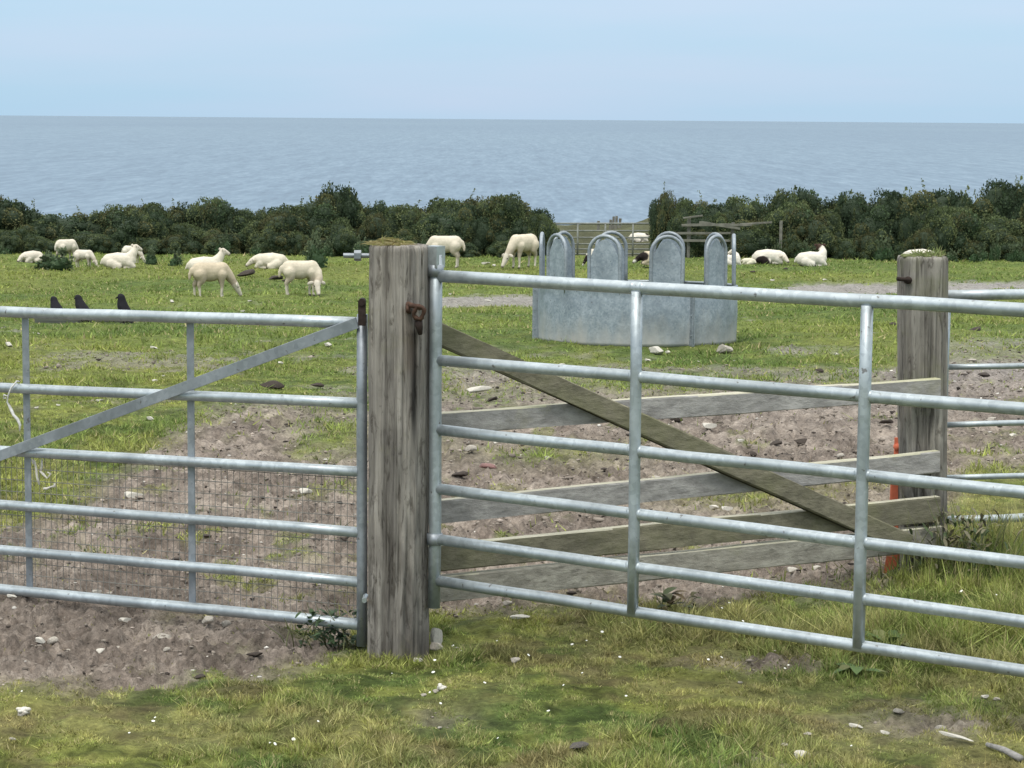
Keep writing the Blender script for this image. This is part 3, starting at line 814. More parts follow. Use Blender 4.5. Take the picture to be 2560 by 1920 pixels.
# ------------------------------------------------------------------ ring feeder
FF = G(1578, 866)
FR = .975
fc = Vector((at(1593, 800, FF.y + FR).x, FF.y + FR * .985, 0)); fc.z = FF.z - .026
feeder = thing('ring_feeder', 'round galvanised livestock ring feeder with ten arched tombstone panels on the pasture', 'feeder', fc)
BH = .535
def ringpt(th, r, z): return Vector((fc.x + r * math.sin(th), fc.y - r * math.cos(th), fc.z + z))
feeder.rotation_euler = (R(-1.7), 0, 0)                  # stands on ground that falls away
seams = [R(-92), R(28), R(148)]
for j in range(3):
    t0 = seams[j] + R(.6); t1 = seams[j] + R(119.4)
    V = []; F = []; n = 44
    prof = [(0, .0), (0, .03), (.004, .16), (.007, .30), (.004, .44), (0, BH - .02), (.004, BH)]
    for i in range(n + 1):
        th = t0 + (t1 - t0) * i / n
        dent = .010 * (float(vnoise(np.array(i * .21 + j * 7), np.array(2.0))) - .5)
        for q, (dr, z) in enumerate(prof): V.append(tuple(ringpt(th, FR + dr + dent * (1 if 1 < q < 5 else .3), z)))
        for q, (dr, z) in enumerate(prof): V.append(tuple(ringpt(th, FR - .006 + dr + dent * (1 if 1 < q < 5 else .3), z)))
    k = len(prof); w = 2 * k
    for i in range(n):
        for q in range(k - 1):
            F.append((i * w + q, (i + 1) * w + q, (i + 1) * w + q + 1, i * w + q + 1))
            F.append((i * w + k + q, i * w + k + q + 1, (i + 1) * w + k + q + 1, (i + 1) * w + k + q))
        F.append((i * w + k - 1, (i + 1) * w + k - 1, (i + 1) * w + w - 1, i * w + w - 1))
        F.append((i * w, i * w + k, (i + 1) * w + k, (i + 1) * w))
    for i in (0, n):
        for q in range(k - 1): F.append((i * w + q, i * w + q + 1, i * w + k + q + 1, i * w + k + q))
    mb = MB(); mb.add(V, F); mb.build('body_panel', M_GALV_SHEET, feeder)
    mb = MB(); mb.tube([ringpt(t0 + (t1 - t0) * i / 40, FR - .002, BH + .006) for i in range(41)], .013, 8); mb.build('rim', M_GALV_HOOP, feeder)
    mb = MB()                                           # bolted flange pair at the joint
    rad = Vector((math.sin(seams[j]), -math.cos(seams[j]), 0)); tan = Vector((math.cos(seams[j]), math.sin(seams[j]), 0))
    for sg in (-1, 1):
        c = ringpt(seams[j], FR + .030, BH / 2) + tan * sg * .0065
        mb.box(c, (.062, .008, BH), rad, tan)
    for z in (.1, .29, .48):
        c = ringpt(seams[j], FR + .038, z); mb.tube([c - tan * .022, c + tan * .022], .009, 6)
    mb.build('flange', M_GALV_HOOP, feeder, smooth=False)
HW, HT = .156, 1.06
for k in range(10):
    th = R(-22.5 + 36 * k)
    c = ringpt(th, FR - .030, 0); tan = Vector((math.cos(th), math.sin(th), 0)); rad = Vector((math.sin(th), -math.cos(th), 0))
    lean = rad * random.uniform(-.012, .012); tw_ = random.uniform(-.01, .01)
    pts = [c - tan * HW + Vector((0, 0, BH - .05))]
    pts += [c - tan * HW + Vector((0, 0, z)) for z in (.62, .75, HT - HW - .02)]
    for a in np.linspace(math.pi, 0, 13)[1:-1]:
        pts.append(c + tan * HW * math.cos(a) + Vector((0, 0, HT - HW - .02 + HW * math.sin(a))))
    pts += [c + tan * HW + Vector((0, 0, z)) for z in (HT - HW - .02, .75, .62, BH - .05)]
    pts = [p + (lean + tan * tw_) * max(0, (p.z - fc.z - .5)) / .6 for p in pts]
    mb = MB(); mb.tube(pts, .0185, 10); hoop = mb.build('hoop', M_GALV_HOOP, feeder)
    # sheet infill, its head cut a little rounder than the hoop so that daylight shows at the shoulders
    out = [(-HW + .012, BH - .04), (HW - .012, BH - .04), (HW - .012, HT - HW - .10)]
    for a in np.linspace(.12, math.pi - .12, 15):
        out.append(((HW - .014) * math.cos(a), HT - HW - .03 + (HW - .012) * math.sin(a) ** 1.35 * .93 - .055 * abs(math.cos(a)) ** 1.5))
    out.append((-HW + .012, HT - HW - .10))
    V = []
    for s_ in (-.002, .002):
        for x, z in out:
            p = c + tan * x + rad * s_ + Vector((0, 0, z)); V.append(tuple(p + (lean + tan * tw_) * max(0, z - .5) / .6))
    n = len(out); F = [tuple(range(n)), tuple(range(2 * n - 1, n - 1, -1))] + [(i, (i + 1) % n, n + (i + 1) % n, n + i) for i in range(n)]
    mb = MB(); mb.add(V, F); mb.build('infill_sheet', M_GALV_SHEET, hoop, smooth=False)

# ------------------------------------------------------------------ hedge bushes
def leaf_cards(P, N, size, cols, spread=.8):
    """one small folded leaf (two triangles) per point; P, N are (n,3)"""
    n = len(P)
    d = N + rng.normal(0, spread, (n, 3)); d /= np.linalg.norm(d, axis=1, keepdims=True) + 1e-9
    ref = rng.normal(0, 1, (n, 3)); s = np.cross(d, ref); s /= np.linalg.norm(s, axis=1, keepdims=True) + 1e-9
    L = size * rng.uniform(.6, 1.35, n)[:, None]; w = L * rng.uniform(.28, .45, n)[:, None]
    V = np.stack([P, P + d * L * .5 + s * w, P + d * L, P + d * L * .5 - s * w], 1).reshape(-1, 3)
    F = np.arange(4 * n).reshape(n, 4)
    return V, F, np.repeat(cols, 4, 0)
def bush_mesh(name, w, h, nl, leaf, nleaf, greens, shoots=10, seed=0, norm=False, lob=(.12, .22)):
    r_ = np.random.default_rng(seed)
    lobes = []
    for i in range(nl):
        a = r_.uniform(0, 2 * np.pi); q = np.sqrt(r_.random()) * .9
        top = np.sqrt(max(0.0, 1 - q * q)) ** .7
        z = h * top * r_.uniform(.15, .92); rr = r_.uniform(*lob) * (.7 + .5 * min(w, h))
        lobes.append((w / 2 * q * math.cos(a), w / 2 * q * math.sin(a), max(z - rr * .4, rr * .5), rr))
    lobes.append((0, 0, h * .45, min(w * .42, h * .45)))
    P, N, C = [], [], []
    per = nleaf // len(lobes)
    for (x, y, z, rr) in lobes:
        k = int(per * (rr / .2) ** 1.7)
        n = r_.normal(0, 1, (k, 3)); n /= np.linalg.norm(n, axis=1, keepdims=True)
        p = n * (rr * r_.uniform(.80, 1.0, (k, 1)) * (1 + .22 * (fbm(n[:, 0:1] * 3 + x * 9, n[:, 1:2] * 3 + n[:, 2:3] * 2 + z * 7, 2) - .5))) + np.array((x, y, z))
        g = np.array(greens[r_.integers(len(greens))]) * r_.uniform(.75, 1.30)
        P.append(p); N.append(n * [1, 1, 1] + [0, 0, .35]); C.append(g * r_.uniform(.7, 1.35, (k, 1)))
    for i in range(shoots):                                 # upright sprays that break the outline
        x, y, z, rr = lobes[r_.integers(len(lobes))]
        L = r_.uniform(.06, .26); k = 26; t = r_.random((k, 1))
        d = np.array((r_.normal(0, .3), r_.normal(0, .3), 1.0))
        p = np.array((x, y, z + rr * .9)) + d * L * t + r_.normal(0, .015, (k, 3))
        P.append(p); N.append(np.repeat(d[None], k, 0)); C.append(np.array(greens[-1]) * r_.uniform(.7, 1.3, (k, 1)))
    P = np.concatenate(P); N = np.concatenate(N); C = np.concatenate(C)
    ok = P[:, 2] > -.05
    V, F, Cc = leaf_cards(P[ok], N[ok], leaf, C[ok])
    # solid woody heart so that no daylight passes through the middle
    core = MB()
    for (x, y, z, rr) in lobes: core.sphere((x, y, z), rr * .80, 8, 6)
    cv = np.concatenate(core.v); me = bpy.data.meshes.new(name)
    allv = np.concatenate([V, cv]); faces = F.tolist() + [tuple(i + len(V) for i in f) for f in core.f]
    if norm: allv[:, 2] *= h / np.percentile(allv[:, 2], 99.3)
    me.from_pydata(allv.tolist(), [], faces); me.update()
    set_col(me, np.concatenate([Cc, np.repeat([np.array(greens[0]) * .8], len(cv), 0)])); me.materials.append(M_LEAF)
    return me
GORSE = [(.036, .058, .029), (.052, .080, .036), (.082, .108, .044), (.105, .108, .044), (.115, .138, .058)]
bush_var = [bush_mesh('bush', 1.55, 1.4, 40, .046, 15000, GORSE, 12, 40 + i, True, (.09, .22)) for i in range(7)]
PROF_L = [(-260, 470), (-120, 480), (0, 488), (30, 490), (60, 522), (130, 537), (230, 522), (330, 503), (440, 497), (560, 503), (640, 518), (700, 497), (830, 470), (900, 484),
          (960, 507), (1050, 503), (1150, 487), (1250, 489), (1330, 492), (1362, 508), (1385, 545)]
PROF_R = [(1668, 486), (1700, 473), (1740, 488), (1830, 494), (1900, 480), (1935, 492), (1960, 460), (2000, 455), (2030, 460), (2050, 492), (2100, 490), (2170, 487), (2230, 465),
          (2330, 455), (2400, 472), (2500, 458), (2600, 455), (2800, 460)]
def hedge(prof, label):
    xs = [a for a, b in prof]; ysx = [b for a, b in prof]
    p0 = at(xs[0], 640, 52.5); root = thing('hedge', label, 'hedge', Vector((p0.x, 52.5, gh(p0.x, 52.5))))
    x = xs[0]; i = 0
    while x <= xs[-1]:
        for row, (Y, f, jy) in enumerate(((53.0, 1.0, .35), (51.9, .62, .3), (51.35, .34, .2))):
            if row and random.random() < (.12 if row == 1 else .3): continue
            yy = Y + random.uniform(-jy, jy); xp = x + random.uniform(-14, 14)
            if row == 0: xp = x
            p = at(xp, np.interp(xp, xs, ysx), yy); g = gh(p.x, yy)
            H = (p.z - g) * (f * random.uniform(.80, 1.04) if row == 0 else f * random.uniform(.65, 1.25)) - (.02 if row == 0 else 0)
            o = bpy.data.objects.new('bush', bush_var[i % len(bush_var)]); col.objects.link(o); i += 1
            w = random.uniform(.62, 1.15) * (1 if row == 0 else (.80 if row == 1 else .55))
            if x < xs[0] + 60 or x > xs[-1] - 60: w *= .62
            o.scale = (w, w * .85, max(.3, H) / 1.4); o.rotation_euler = (0, 0, random.uniform(0, 6.28))
            o.parent = root; o.location = Vector((p.x, yy, g - .03)) - root.location
        x += 46
    return root
hedge(PROF_L, 'long dark green gorse hedge behind the grazing sheep, ending at the far gate')
hedge(PROF_R, 'dark green gorse hedge with ragged top, standing behind the broken rail fence')

# ------------------------------------------------------------------ far gate, broken fence, posts on the bank
M_POST_F = plain('old_grey_wood', (.16, .155, .13), .9, 0, .3, 8)
M_DULL = plain('dull_galvanised', (.20, .21, .19), .7, .2, .25, 8)
GY = 57.0
fg0, fg1 = at(1374, 600, GY), at(1648, 600, GY)
fzs = [at(1500, y, GY).z for y in (560, 578, 595, 611, 624, 636)]
fgate = thing('far_gate', 'pale five bar metal gate closing the gap between the two hedges', 'gate', (fg0.x, GY, gh(fg0.x, GY)))
for i, z in enumerate(fzs):
    mb = MB(); mb.tube([(fg0.x, GY, z), (fg1.x, GY, z + .02)], .026 if i == 0 else .02, 8); mb.build('rail', M_DULL, fgate)
for px in (1376, 1444, 1513, 1582, 1644):
    x = at(px, 600, GY).x; mb = MB(); mb.tube([(x, GY - .02, fzs[0]), (x, GY - .02, fzs[-1] - .12)], .022, 8); mb.build('upright', M_DULL, fgate)
for px, ytop, lab in ((1367, 556, 'grey wooden post at the hedge end of the far gate'), (1655, 553, 'grey wooden post at the broken fence end of the far gate')):
    p = at(px, ytop, GY); g = gh(p.x, GY); mb = MB(); mb.beam((p.x, GY, g - .2), (p.x, GY, p.z), .13, .13, up=(1, 0, 0), seg=6, jit=.008, ch=.02)
    tag(mb.build('fence_post', M_POST_F, smooth=False), lab, 'post')
BY = 50.9
bf = at(1722, 640, BY); bfen = thing('rail_fence', 'broken grey wooden rail fence leaning in front of the dark hedge', 'fence', (bf.x, BY, gh(bf.x, BY)))
for (x0, y0, x1, y1, w) in ((1708, 545, 1757, 539, .04), (1704, 563, 1880, 562, .055), (1660, 583, 1826, 583, .055), (1665, 601, 1826, 602, .05), (1748, 556, 1850, 572, .06), (1850, 561, 1930, 556, .04)):
    a = at(x0, y0, BY); b = at(x1, y1, BY - .03); mb = MB(); mb.beam(a, b, w, .04, seg=8, jit=.01, ch=.006); mb.build('rail', M_POST_F, bfen, smooth=False)
for px, yt in ((1722, 546), (1832, 556), (1952, 552)):
    p = at(px, yt, BY + .08); mb = MB(); mb.beam((p.x, BY + .08, gh(p.x, BY) - .2), (p.x + .01, BY + .08, p.z), .07, .07, up=(1, 0, 0), seg=6, jit=.008, ch=.012); mb.build('post', M_POST_F, bfen, smooth=False)
for k, (px, yt, yb, Y) in enumerate(((1495, 552, 570, 72), (1525, 549, 566, 73), (1533, 541, 562, 73.5), (1540, 540, 562, 74), (1549, 546, 560, 74.5))):
    p = at(px, yt, Y); mb = MB(); mb.beam((p.x, Y, gh(p.x, Y) - .1), (p.x + .02, Y, p.z), .085, .085, up=(1, 0, 0), seg=5, jit=.008, ch=.012)
    tag(mb.build('fence_post', M_POST_F, smooth=False), 'thin stake standing on the low bank beyond the far gate', 'post', 'stakes on the bank above the sea')

# ------------------------------------------------------------------ sheep
def fuse(name, chains, balls, voxel, smooth_it=4):
    """one continuous skin around chains of spheres"""
    mb = MB()
    for ch, sq in chains:
        for (p0, r0), (p1, r1) in zip(ch[:-1], ch[1:]):
            p0 = Vector(p0); p1 = Vector(p1); L = (p1 - p0).length; n = max(2, int(L / (min(r0, r1) * .45)) + 1)
            for i in range(n + 1):
                f = i / n; c = p0.lerp(p1, f); mb.sphere(c, r0 + (r1 - r0) * f, 12, 8, sq)
    for c, r, sq in balls: mb.sphere(c, r, 12, 8, sq)
    me = mb.mesh('tmp', None)
    o = bpy.data.objects.new('tmp', me); col.objects.link(o)
    m = o.modifiers.new('r', 'REMESH'); m.mode = 'VOXEL'; m.voxel_size = voxel; m.use_smooth_shade = True
    s = o.modifiers.new('s', 'SMOOTH'); s.factor = .5; s.iterations = smooth_it
    dg = bpy.context.evaluated_depsgraph_get(); dg.update()
    out = bpy.data.meshes.new_from_object(o.evaluated_get(dg)); out.name = name
    bpy.data.objects.remove(o); bpy.data.meshes.remove(me)
    out.polygons.foreach_set('use_smooth', [True] * len(out.polygons))
    return out
def rotz(v, a, piv=(0, 0)):
    x, y = v[0] - piv[0], v[1] - piv[1]
    return (piv[0] + x * math.cos(a) - y * math.sin(a), piv[1] + x * math.sin(a) + y * math.cos(a), v[2])
def sheep(label, foot, heading, pose='graze', yaw=0.0, size=1.0, face=None, patch=None, tint=(.50, .425, .315), fat=1.0, group=None, voxel=.017, step=0.0, lift=0.0):
    loc = Vector(foot); yw = R(yaw); piv = (.24, 0)
    ch = []; balls = []
    T = (1, .86 * fat, 1)
    if pose == 'graze':
        ch.append(([((-.225, 0, .535), .165), ((-.06, 0, .525), .172), ((.10, 0, .525), .170), ((.205, 0, .535), .155)], T))
        balls.append(((-.02, 0, .485), .165, (1.35, .86 * fat, 1.0)))
        for sy in (-1, 1):
            hx = -.05 * step * sy; fx = .05 * step * sy
            ch.append(([((-.235, sy * .075, .48), .120), ((-.205 + hx * .3, sy * .085, .37), .078), ((-.285 + hx * .8, sy * .085, .265), .040), ((-.278 + hx, sy * .085, .22), .030), ((-.270 + hx, sy * .085, .06), .024), ((-.255 + hx, sy * .085, .022), .031)], (1, 1, 1)))
            ch.append(([((.19, sy * .075, .47), .100), ((.20 + fx * .4, sy * .082, .34), .055), ((.215 + fx * .7, sy * .08, .225), .034), ((.205 + fx, sy * .08, .065), .024), ((.22 + fx, sy * .08, .022), .031)], (1, 1, 1)))
        hd = [((.22, 0, .565), .135), ((.33, 0, .465), .100), ((.42, 0, .335), .078), ((.475, 0, .25), .072)]
        mz_ = [((.475, 0, .25), .072), ((.522, 0, .165), .056), ((.575, 0, .075), .040), ((.588, 0, .05), .034)]
        ears = [((.475, s * .062, .285), (.450, s * .185, .262)) for s in (-1, 1)]
        ch.append(([((-.375, 0, .56), .045), ((-.415, 0, .47), .034), ((-.42, 0, .385), .026)], (1, 1, 1)))
        eyes = [(.515, s * .066, .215) for s in (-1, 1)]
    else:
        z0 = .20
        ch.append(([((-.25, 0, z0), .185), ((-.05, 0, z0 + .015), .205), ((.12, 0, z0 + .01), .195), ((.23, 0, z0 + .02), .165)], (1, 1.02 * fat, .95)))
        for sy in (-1, 1):
            ch.append(([((-.20, sy * .13, .14), .13), ((-.02, sy * .19, .075), .075), ((-.14, sy * .22, .04), .035), ((-.02, sy * .23, .03), .03)], (1, 1, 1)))
            ch.append(([((.22, sy * .10, .15), .10), ((.33, sy * .11, .065), .055), ((.20, sy * .13, .035), .033), ((.10, sy * .13, .03), .03)], (1, 1, 1)))
        if pose == 'lie_up':
            hd = [((.24, 0, .28), .140), ((.32, 0, .38), .105), ((.375, 0, .47), .084), ((.40, 0, .53), .076)]
            mz_ = [((.40, 0, .53), .076), ((.475, 0, .495), .060), ((.545, 0, .455), .043)]
            ears = [((.375, s * .06, .565), (.345, s * .165, .575)) for s in (-1, 1)]
            eyes = [(.435, s * .062, .535) for s in (-1, 1)]
        else:                                                # head resting low
            hd = [((.24, 0, .25), .135), ((.36, 0, .24), .10), ((.46, 0, .19), .078)]
            mz_ = [((.46, 0, .19), .078), ((.53, 0, .13), .058), ((.59, 0, .085), .042)]
            ears = [((.445, s * .06, .235), (.40, s * .155, .225)) for s in (-1, 1)]
            eyes = [(.50, s * .06, .185) for s in (-1, 1)]
        ch.append(([((-.41, 0, .22), .045), ((-.455, .02, .13), .032)], (1, 1, 1)))
    tr = lambda v, f=1.0: rotz(v, yw * f, piv)
    n_ = len(hd)
    hd2 = [(tr(p, min(1, .15 + .85 * i / (n_ - 1))), r) for i, (p, r) in enumerate(hd)]
    mz2 = [(tr(p), r) for p, r in mz_]
    ch.append((hd2, (1, 1, 1))); ch.append((mz2, (1, 1, 1)))
    me = fuse('sheep', ch, balls, voxel)
    n = len(me.vertices); co = np.empty(n * 3); me.vertices.foreach_get('co', co); co = co.reshape(-1, 3)
    no = np.empty(n * 3); me.vertices.foreach_get('normal', no); no = no.reshape(-1, 3)
    # colour: creamy fleece, paler bare face and legs, dark hooves and nostrils
    hp = np.array(hd2[-1][0]); mp_ = np.array(mz2[-1][0])
    dh = np.array([np.linalg.norm(co - np.array(tr(p)), axis=1) - r for p, r in mz_]).min(0)
    isface = sstep(.022, .004, dh)[:, None]
    nz = fbm(co[:, 0] * 7 + heading, co[:, 2] * 7 + co[:, 1] * 5, 3)
    fl_ = np.array(tint) * (.86 + .28 * nz)[:, None]
    legs = (sstep(.26, .17, co[:, 2]) if pose == 'graze' else np.zeros(n))[:, None] * (1 - isface)
    bare = np.array((.57, .515, .43))
    fc_ = np.array(face if face else bare)
    c = fl_ * (1 - legs) + bare * legs
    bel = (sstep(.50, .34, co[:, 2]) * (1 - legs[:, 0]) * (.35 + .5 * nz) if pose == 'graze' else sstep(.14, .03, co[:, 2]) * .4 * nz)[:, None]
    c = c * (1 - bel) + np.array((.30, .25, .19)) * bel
    c = c * (1 - isface) + fc_ * isface
    if patch is not None:
        for (cx, cz, rx, rz, pc) in patch:
            k = sstep(1.15, .85, np.hypot((co[:, 0] - cx) / rx, (co[:, 2] - cz) / rz) + .5 * (nz - .5))[:, None]
            c = c * (1 - k) + np.array(pc) * k
    nose = sstep(.050, .036, np.linalg.norm(co - mp_ - (mp_ - hp) * .10, axis=1))[:, None]
    c = c * (1 - nose * .75) + np.array((.10, .08, .07)) * nose * .75
    if pose == 'graze':
        hoof = sstep(.036, .026, co[:, 2])[:, None]; c = c * (1 - hoof) + np.array((.16, .14, .12)) * hoof
    wool = (1 - isface[:, 0]) * (1 - legs[:, 0])
    co = co + no * (.007 * (fbm(co[:, 0] * 22 + 9, co[:, 2] * 22 + co[:, 1] * 17, 3) - .5) * wool)[:, None]
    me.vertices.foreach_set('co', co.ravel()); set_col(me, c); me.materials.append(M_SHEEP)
    o = link('sheep', me, None, loc + Vector((0, 0, lift - .012))); o.rotation_euler = (0, 0, R(heading)); o.scale = (size,) * 3
    tag(o, label, 'sheep', group)
    for (a, b) in ears:
        mb = MB(); a = Vector(tr(a)); b = Vector(tr(b)); mb.tube([a, a.lerp(b, .45), a.lerp(b, .8) - Vector((0, 0, .008)), b - Vector((0, 0, .02))], [.022, .038, .030, .010], 8, squash=.4)
        nv = sum(len(v) for v in mb.v); link('ear', mb.mesh('ear', M_SHEEP, colr=[np.array(fc_) * (.95)] * nv), o)
    for e in eyes:
        mb = MB(); mb.sphere(tr(e), .011, 8, 6); nv = sum(len(v) for v in mb.v)
        link('eye', mb.mesh('eye', M_CROW, colr=[(.02, .018, .015)] * nv), o)
    return o
FLOCK = 'flock on the pasture'
BLK = (.022, .018, .017); WHT = (.62, .59, .53); DKB = (.07, .045, .035)
sheep('cream sheep grazing side on, nose to the turf, another sheep lying close behind it', G(528, 744), 22, 'graze', 0, 0.800, group=FLOCK, step=.6)
sheep('cream sheep grazing with lowered head turned towards the gates, ears spread wide', G(752, 738), 16, 'graze', -82, 0.816, tint=(0.592, 0.523, 0.413), group=FLOCK, step=-.5)
sheep('white sheep lying with raised head close behind the side-on grazing sheep', G(515, 682), 12, 'lie_up', 10, 0.816, tint=(0.608, 0.554, 0.458), group=FLOCK)
sheep('white sheep lying stretched out with its head low, behind the sheep that faces the gates', G(676, 670), 176, 'lie_low', 10, 0.800, tint=(0.608, 0.554, 0.450), group=FLOCK)
sheep('small white sheep lying hunched apart beside the leafy weed clump', G(80, 655), 232, 'lie_low', 0, 0.624, tint=(0.608, 0.554, 0.465), group=FLOCK)
sheep('white sheep grazing with its rump turned, behind the large weed clump', G(166, 656), 52, 'graze', 0, 0.688, tint=(0.616, 0.562, 0.465), group=FLOCK)
sheep('white sheep grazing head down between the weed clump and the resting sheep', G(210, 668), -14, 'graze', -6, 0.528, tint=(0.616, 0.562, 0.473), group=FLOCK)
sheep('white sheep lying on the turf with its head lifted, a grazing one behind it', G(300, 672), 8, 'lie_up', 25, 0.800, tint=(0.616, 0.562, 0.465), group=FLOCK)
sheep('white sheep grazing partly hidden behind the resting sheep with lifted head', G(330, 656), -20, 'graze', 0, 0.544, tint=(0.616, 0.569, 0.480), group=FLOCK)
sheep('white sheep grazing half hidden behind the stout gate post', G(1112, 671), 172, 'graze', 0, 0.93, tint=(0.600, 0.538, 0.435), group=FLOCK)
sheep('cream sheep grazing with its head towards the gates, beside the ring feeder', G(1308, 671), 228, 'graze', -8, 0.98, tint=(0.584, 0.515, 0.405), group=FLOCK)
sheep('black-headed white lamb with a white muzzle, seen between the feeder arches', G(1492, 664), 186, 'graze', 15, 0.528, face=BLK, patch=[(.40, .34, .12, .14, BLK), (.59, .04, .06, .06, WHT)], tint=(0.616, 0.569, 0.488), group=FLOCK)
sheep('black-faced sheep with a white blaze resting behind the feeder arches', G(1638, 668), 184, 'lie_low', 0, 0.760, face=BLK, patch=[(.34, .25, .16, .14, BLK), (.57, .09, .055, .07, WHT)], group=FLOCK, lift=.06)
sheep('white sheep lying with its head raised, cut off by the feeder end arch', G(1826, 664), 20, 'lie_up', 160, 0.576, tint=(0.624, 0.585, 0.510), group=FLOCK)
sheep('white sheep with a large black flank patch lying beyond the ring feeder', G(1922, 662), -4, 'lie_low', -40, 0.784, patch=[(-.17, .10, .19, .15, BLK)], tint=(0.624, 0.577, 0.495), group=FLOCK)
sheep('pale sheep lying flat beside the black-patched one', G(1872, 662), 150, 'lie_low', 0, 0.360, tint=(0.608, 0.569, 0.450), group=FLOCK)
sheep('white sheep with a dark brown head held up, lying alone on the pasture', G(2030, 664), 4, 'lie_up', 100, 0.800, face=DKB, tint=(0.624, 0.585, 0.503), group=FLOCK)
sheep('white sheep lying hidden behind the mossy timber post but for its head', G(2300, 660), 180, 'lie_low', 0, 0.800, tint=(0.624, 0.585, 0.510), group=FLOCK)
pR = at(1598, 590, 66); pR.z = gh(pR.x, 66)
sheep('white sheep with a black head lying beyond the far gate', pR, 4, 'lie_low', 20, 0.680, face=BLK, patch=[(.36, .42, .12, .12, BLK)], tint=(0.624, 0.585, 0.503), group=FLOCK)

# ------------------------------------------------------------------ crows and the trough they stand by
tl, tr_ = G(84, 806), G(330, 806)
tr_.y = tl.y = (tl.y + tr_.y) / 2
trough = thing('feed_trough', 'low grey feed trough on the turf with crows gathered at it', 'trough', Vector(((tl.x + tr_.x) / 2, tl.y, min(tl.z, tr_.z))))
zt = trough.location.z
mb = MB(); W_, H_ = .15, .10
prof = [(-W_, H_), (-W_ * .62, .0), (W_ * .62, .0), (W_, H_), (W_ - .015, H_), (W_ * .55, .02), (-W_ * .55, .02), (-W_ + .015, H_)]
V = []; n = 14
for i in range(n + 1):
    x = tl.x + (tr_.x - tl.x) * i / n
    for (y, z) in prof: V.append((x, tl.y + .12 + y, zt - .01 + z + .004 * math.sin(i * 1.7)))
F = [(i * 8 + k, i * 8 + (k + 1) % 8, (i + 1) * 8 + (k + 1) % 8, (i + 1) * 8 + k) for i in range(n) for k in range(8)]
mb.add(V, F); mb.build('basin', M_RAIL, trough, smooth=False)
for x in (tl.x, tr_.x):
    mb = MB(); mb.add([(x + s, tl.y + .12 + y, zt - .01 + z) for s in (-.012, .012) for y, z in prof[:4]], [(0, 1, 2, 3), (7, 6, 5, 4), (0, 4, 5, 1), (1, 5, 6, 2), (2, 6, 7, 3), (3, 7, 4, 0)])
    mb.build('end_plate', M_RAIL, trough, smooth=False)
def crow(label, px, py, Y, heading, pitch, grey=True, size=1.0):
    """hooded crow: grey body, black head, wings and tail; pitch = how upright the body is held"""
    q = R(pitch)
    rot = lambda x, z, y=0.0: (x * math.cos(q) - z * math.sin(q), y, .135 + x * math.sin(q) + z * math.cos(q))
    ch = [([(rot(-.10, .0), .042), (rot(0, 0), .074), (rot(.08, .01), .066), (rot(.135, .030), .050)], (1, 1, 1)),
          ([(rot(.135, .035), .048), (rot(.165, .045), .046), (rot(.185, .042), .036)], (1, 1, 1)),
          ([(rot(-.10, .005), .036), (rot(-.19, -.004), .026), (rot(-.255, -.012), .022)], (1, 1.1, .6))]
    for s in (-1, 1):
        ch.append(([(rot(.06, .018, s * .052), .032), (rot(-.04, .018, s * .058), .036), (rot(-.14, .010, s * .036), .022), (rot(-.21, .004, s * .016), .010)], (1, .55, 1)))
    me = fuse('crow', ch, [], .009, 3)
    n = len(me.vertices); co = np.empty(n * 3); me.vertices.foreach_get('co', co); co = co.reshape(-1, 3)
    x0 = co[:, 0] * math.cos(q) + (co[:, 2] - .135) * math.sin(q); z0 = -co[:, 0] * math.sin(q) + (co[:, 2] - .135) * math.cos(q)
    body = sstep(.125, .10, x0) * sstep(-.13, -.09, x0) * (1 - sstep(.045, .055, np.abs(co[:, 1])))
    if not grey: body = body * sstep(-.005, -.03, z0)
    c = np.array((.016, .016, .019)) * (1 - body[:, None]) + np.array((.34, .32, .31)) * body[:, None]
    set_col(me, c); me.materials.append(M_CROW)
    p = at(px, py, Y); loc = Vector((p.x, Y, gh(p.x, Y)))
    o = link('crow', me, None, loc); o.rotation_euler = (0, 0, R(heading)); o.scale = (size,) * 3
    tag(o, label, 'crow', 'crows at the trough')
    mb = MB(); hc = rot(.175, .044); b0, b1 = (hc[0] + .030, 0, hc[2] - .004), (hc[0] + .088, 0, hc[2] - .022); mb.tube([b0, ((b0[0] + b1[0]) / 2, 0, (b0[2] + b1[2]) / 2 + .003), b1], [.014, .011, .002], 8)
    nv = sum(len(v) for v in mb.v); link('beak', mb.mesh('beak', M_CROW, colr=[(.014, .014, .015)] * nv), o)
    for s in (-1, 1):
        mb = MB(); mb.tube([rot(-.01, -.05, s * .028), (-.005, s * .03, .05), (.0, s * .03, .006)], [.014, .006, .005], 6)
        for a in (-.5, 0, .5): mb.tube([(0, s * .03, .006), (.045 * math.cos(a), s * .03 + .045 * math.sin(a), .003)], .004, 5)
        mb.tube([(0, s * .03, .006), (-.03, s * .03, .003)], .004, 5)
        nv = sum(len(v) for v in mb.v); link('leg', mb.mesh('leg', M_CROW, colr=[(.016, .016, .017)] * nv), o)
    return o
CY = tl.y
crow('crow with head lowered behind the gate rail, only its black back showing', 144, 780, CY + .20, 128, 40, False, .92)
crow('black-backed crow with pale breast standing beside the middle of the trough', 208, 780, CY - .15, 138, 42, False, .92)
crow('upright black-winged crow standing tall at the end of the trough', 312, 780, CY - .2, 150, 58, False, .96)

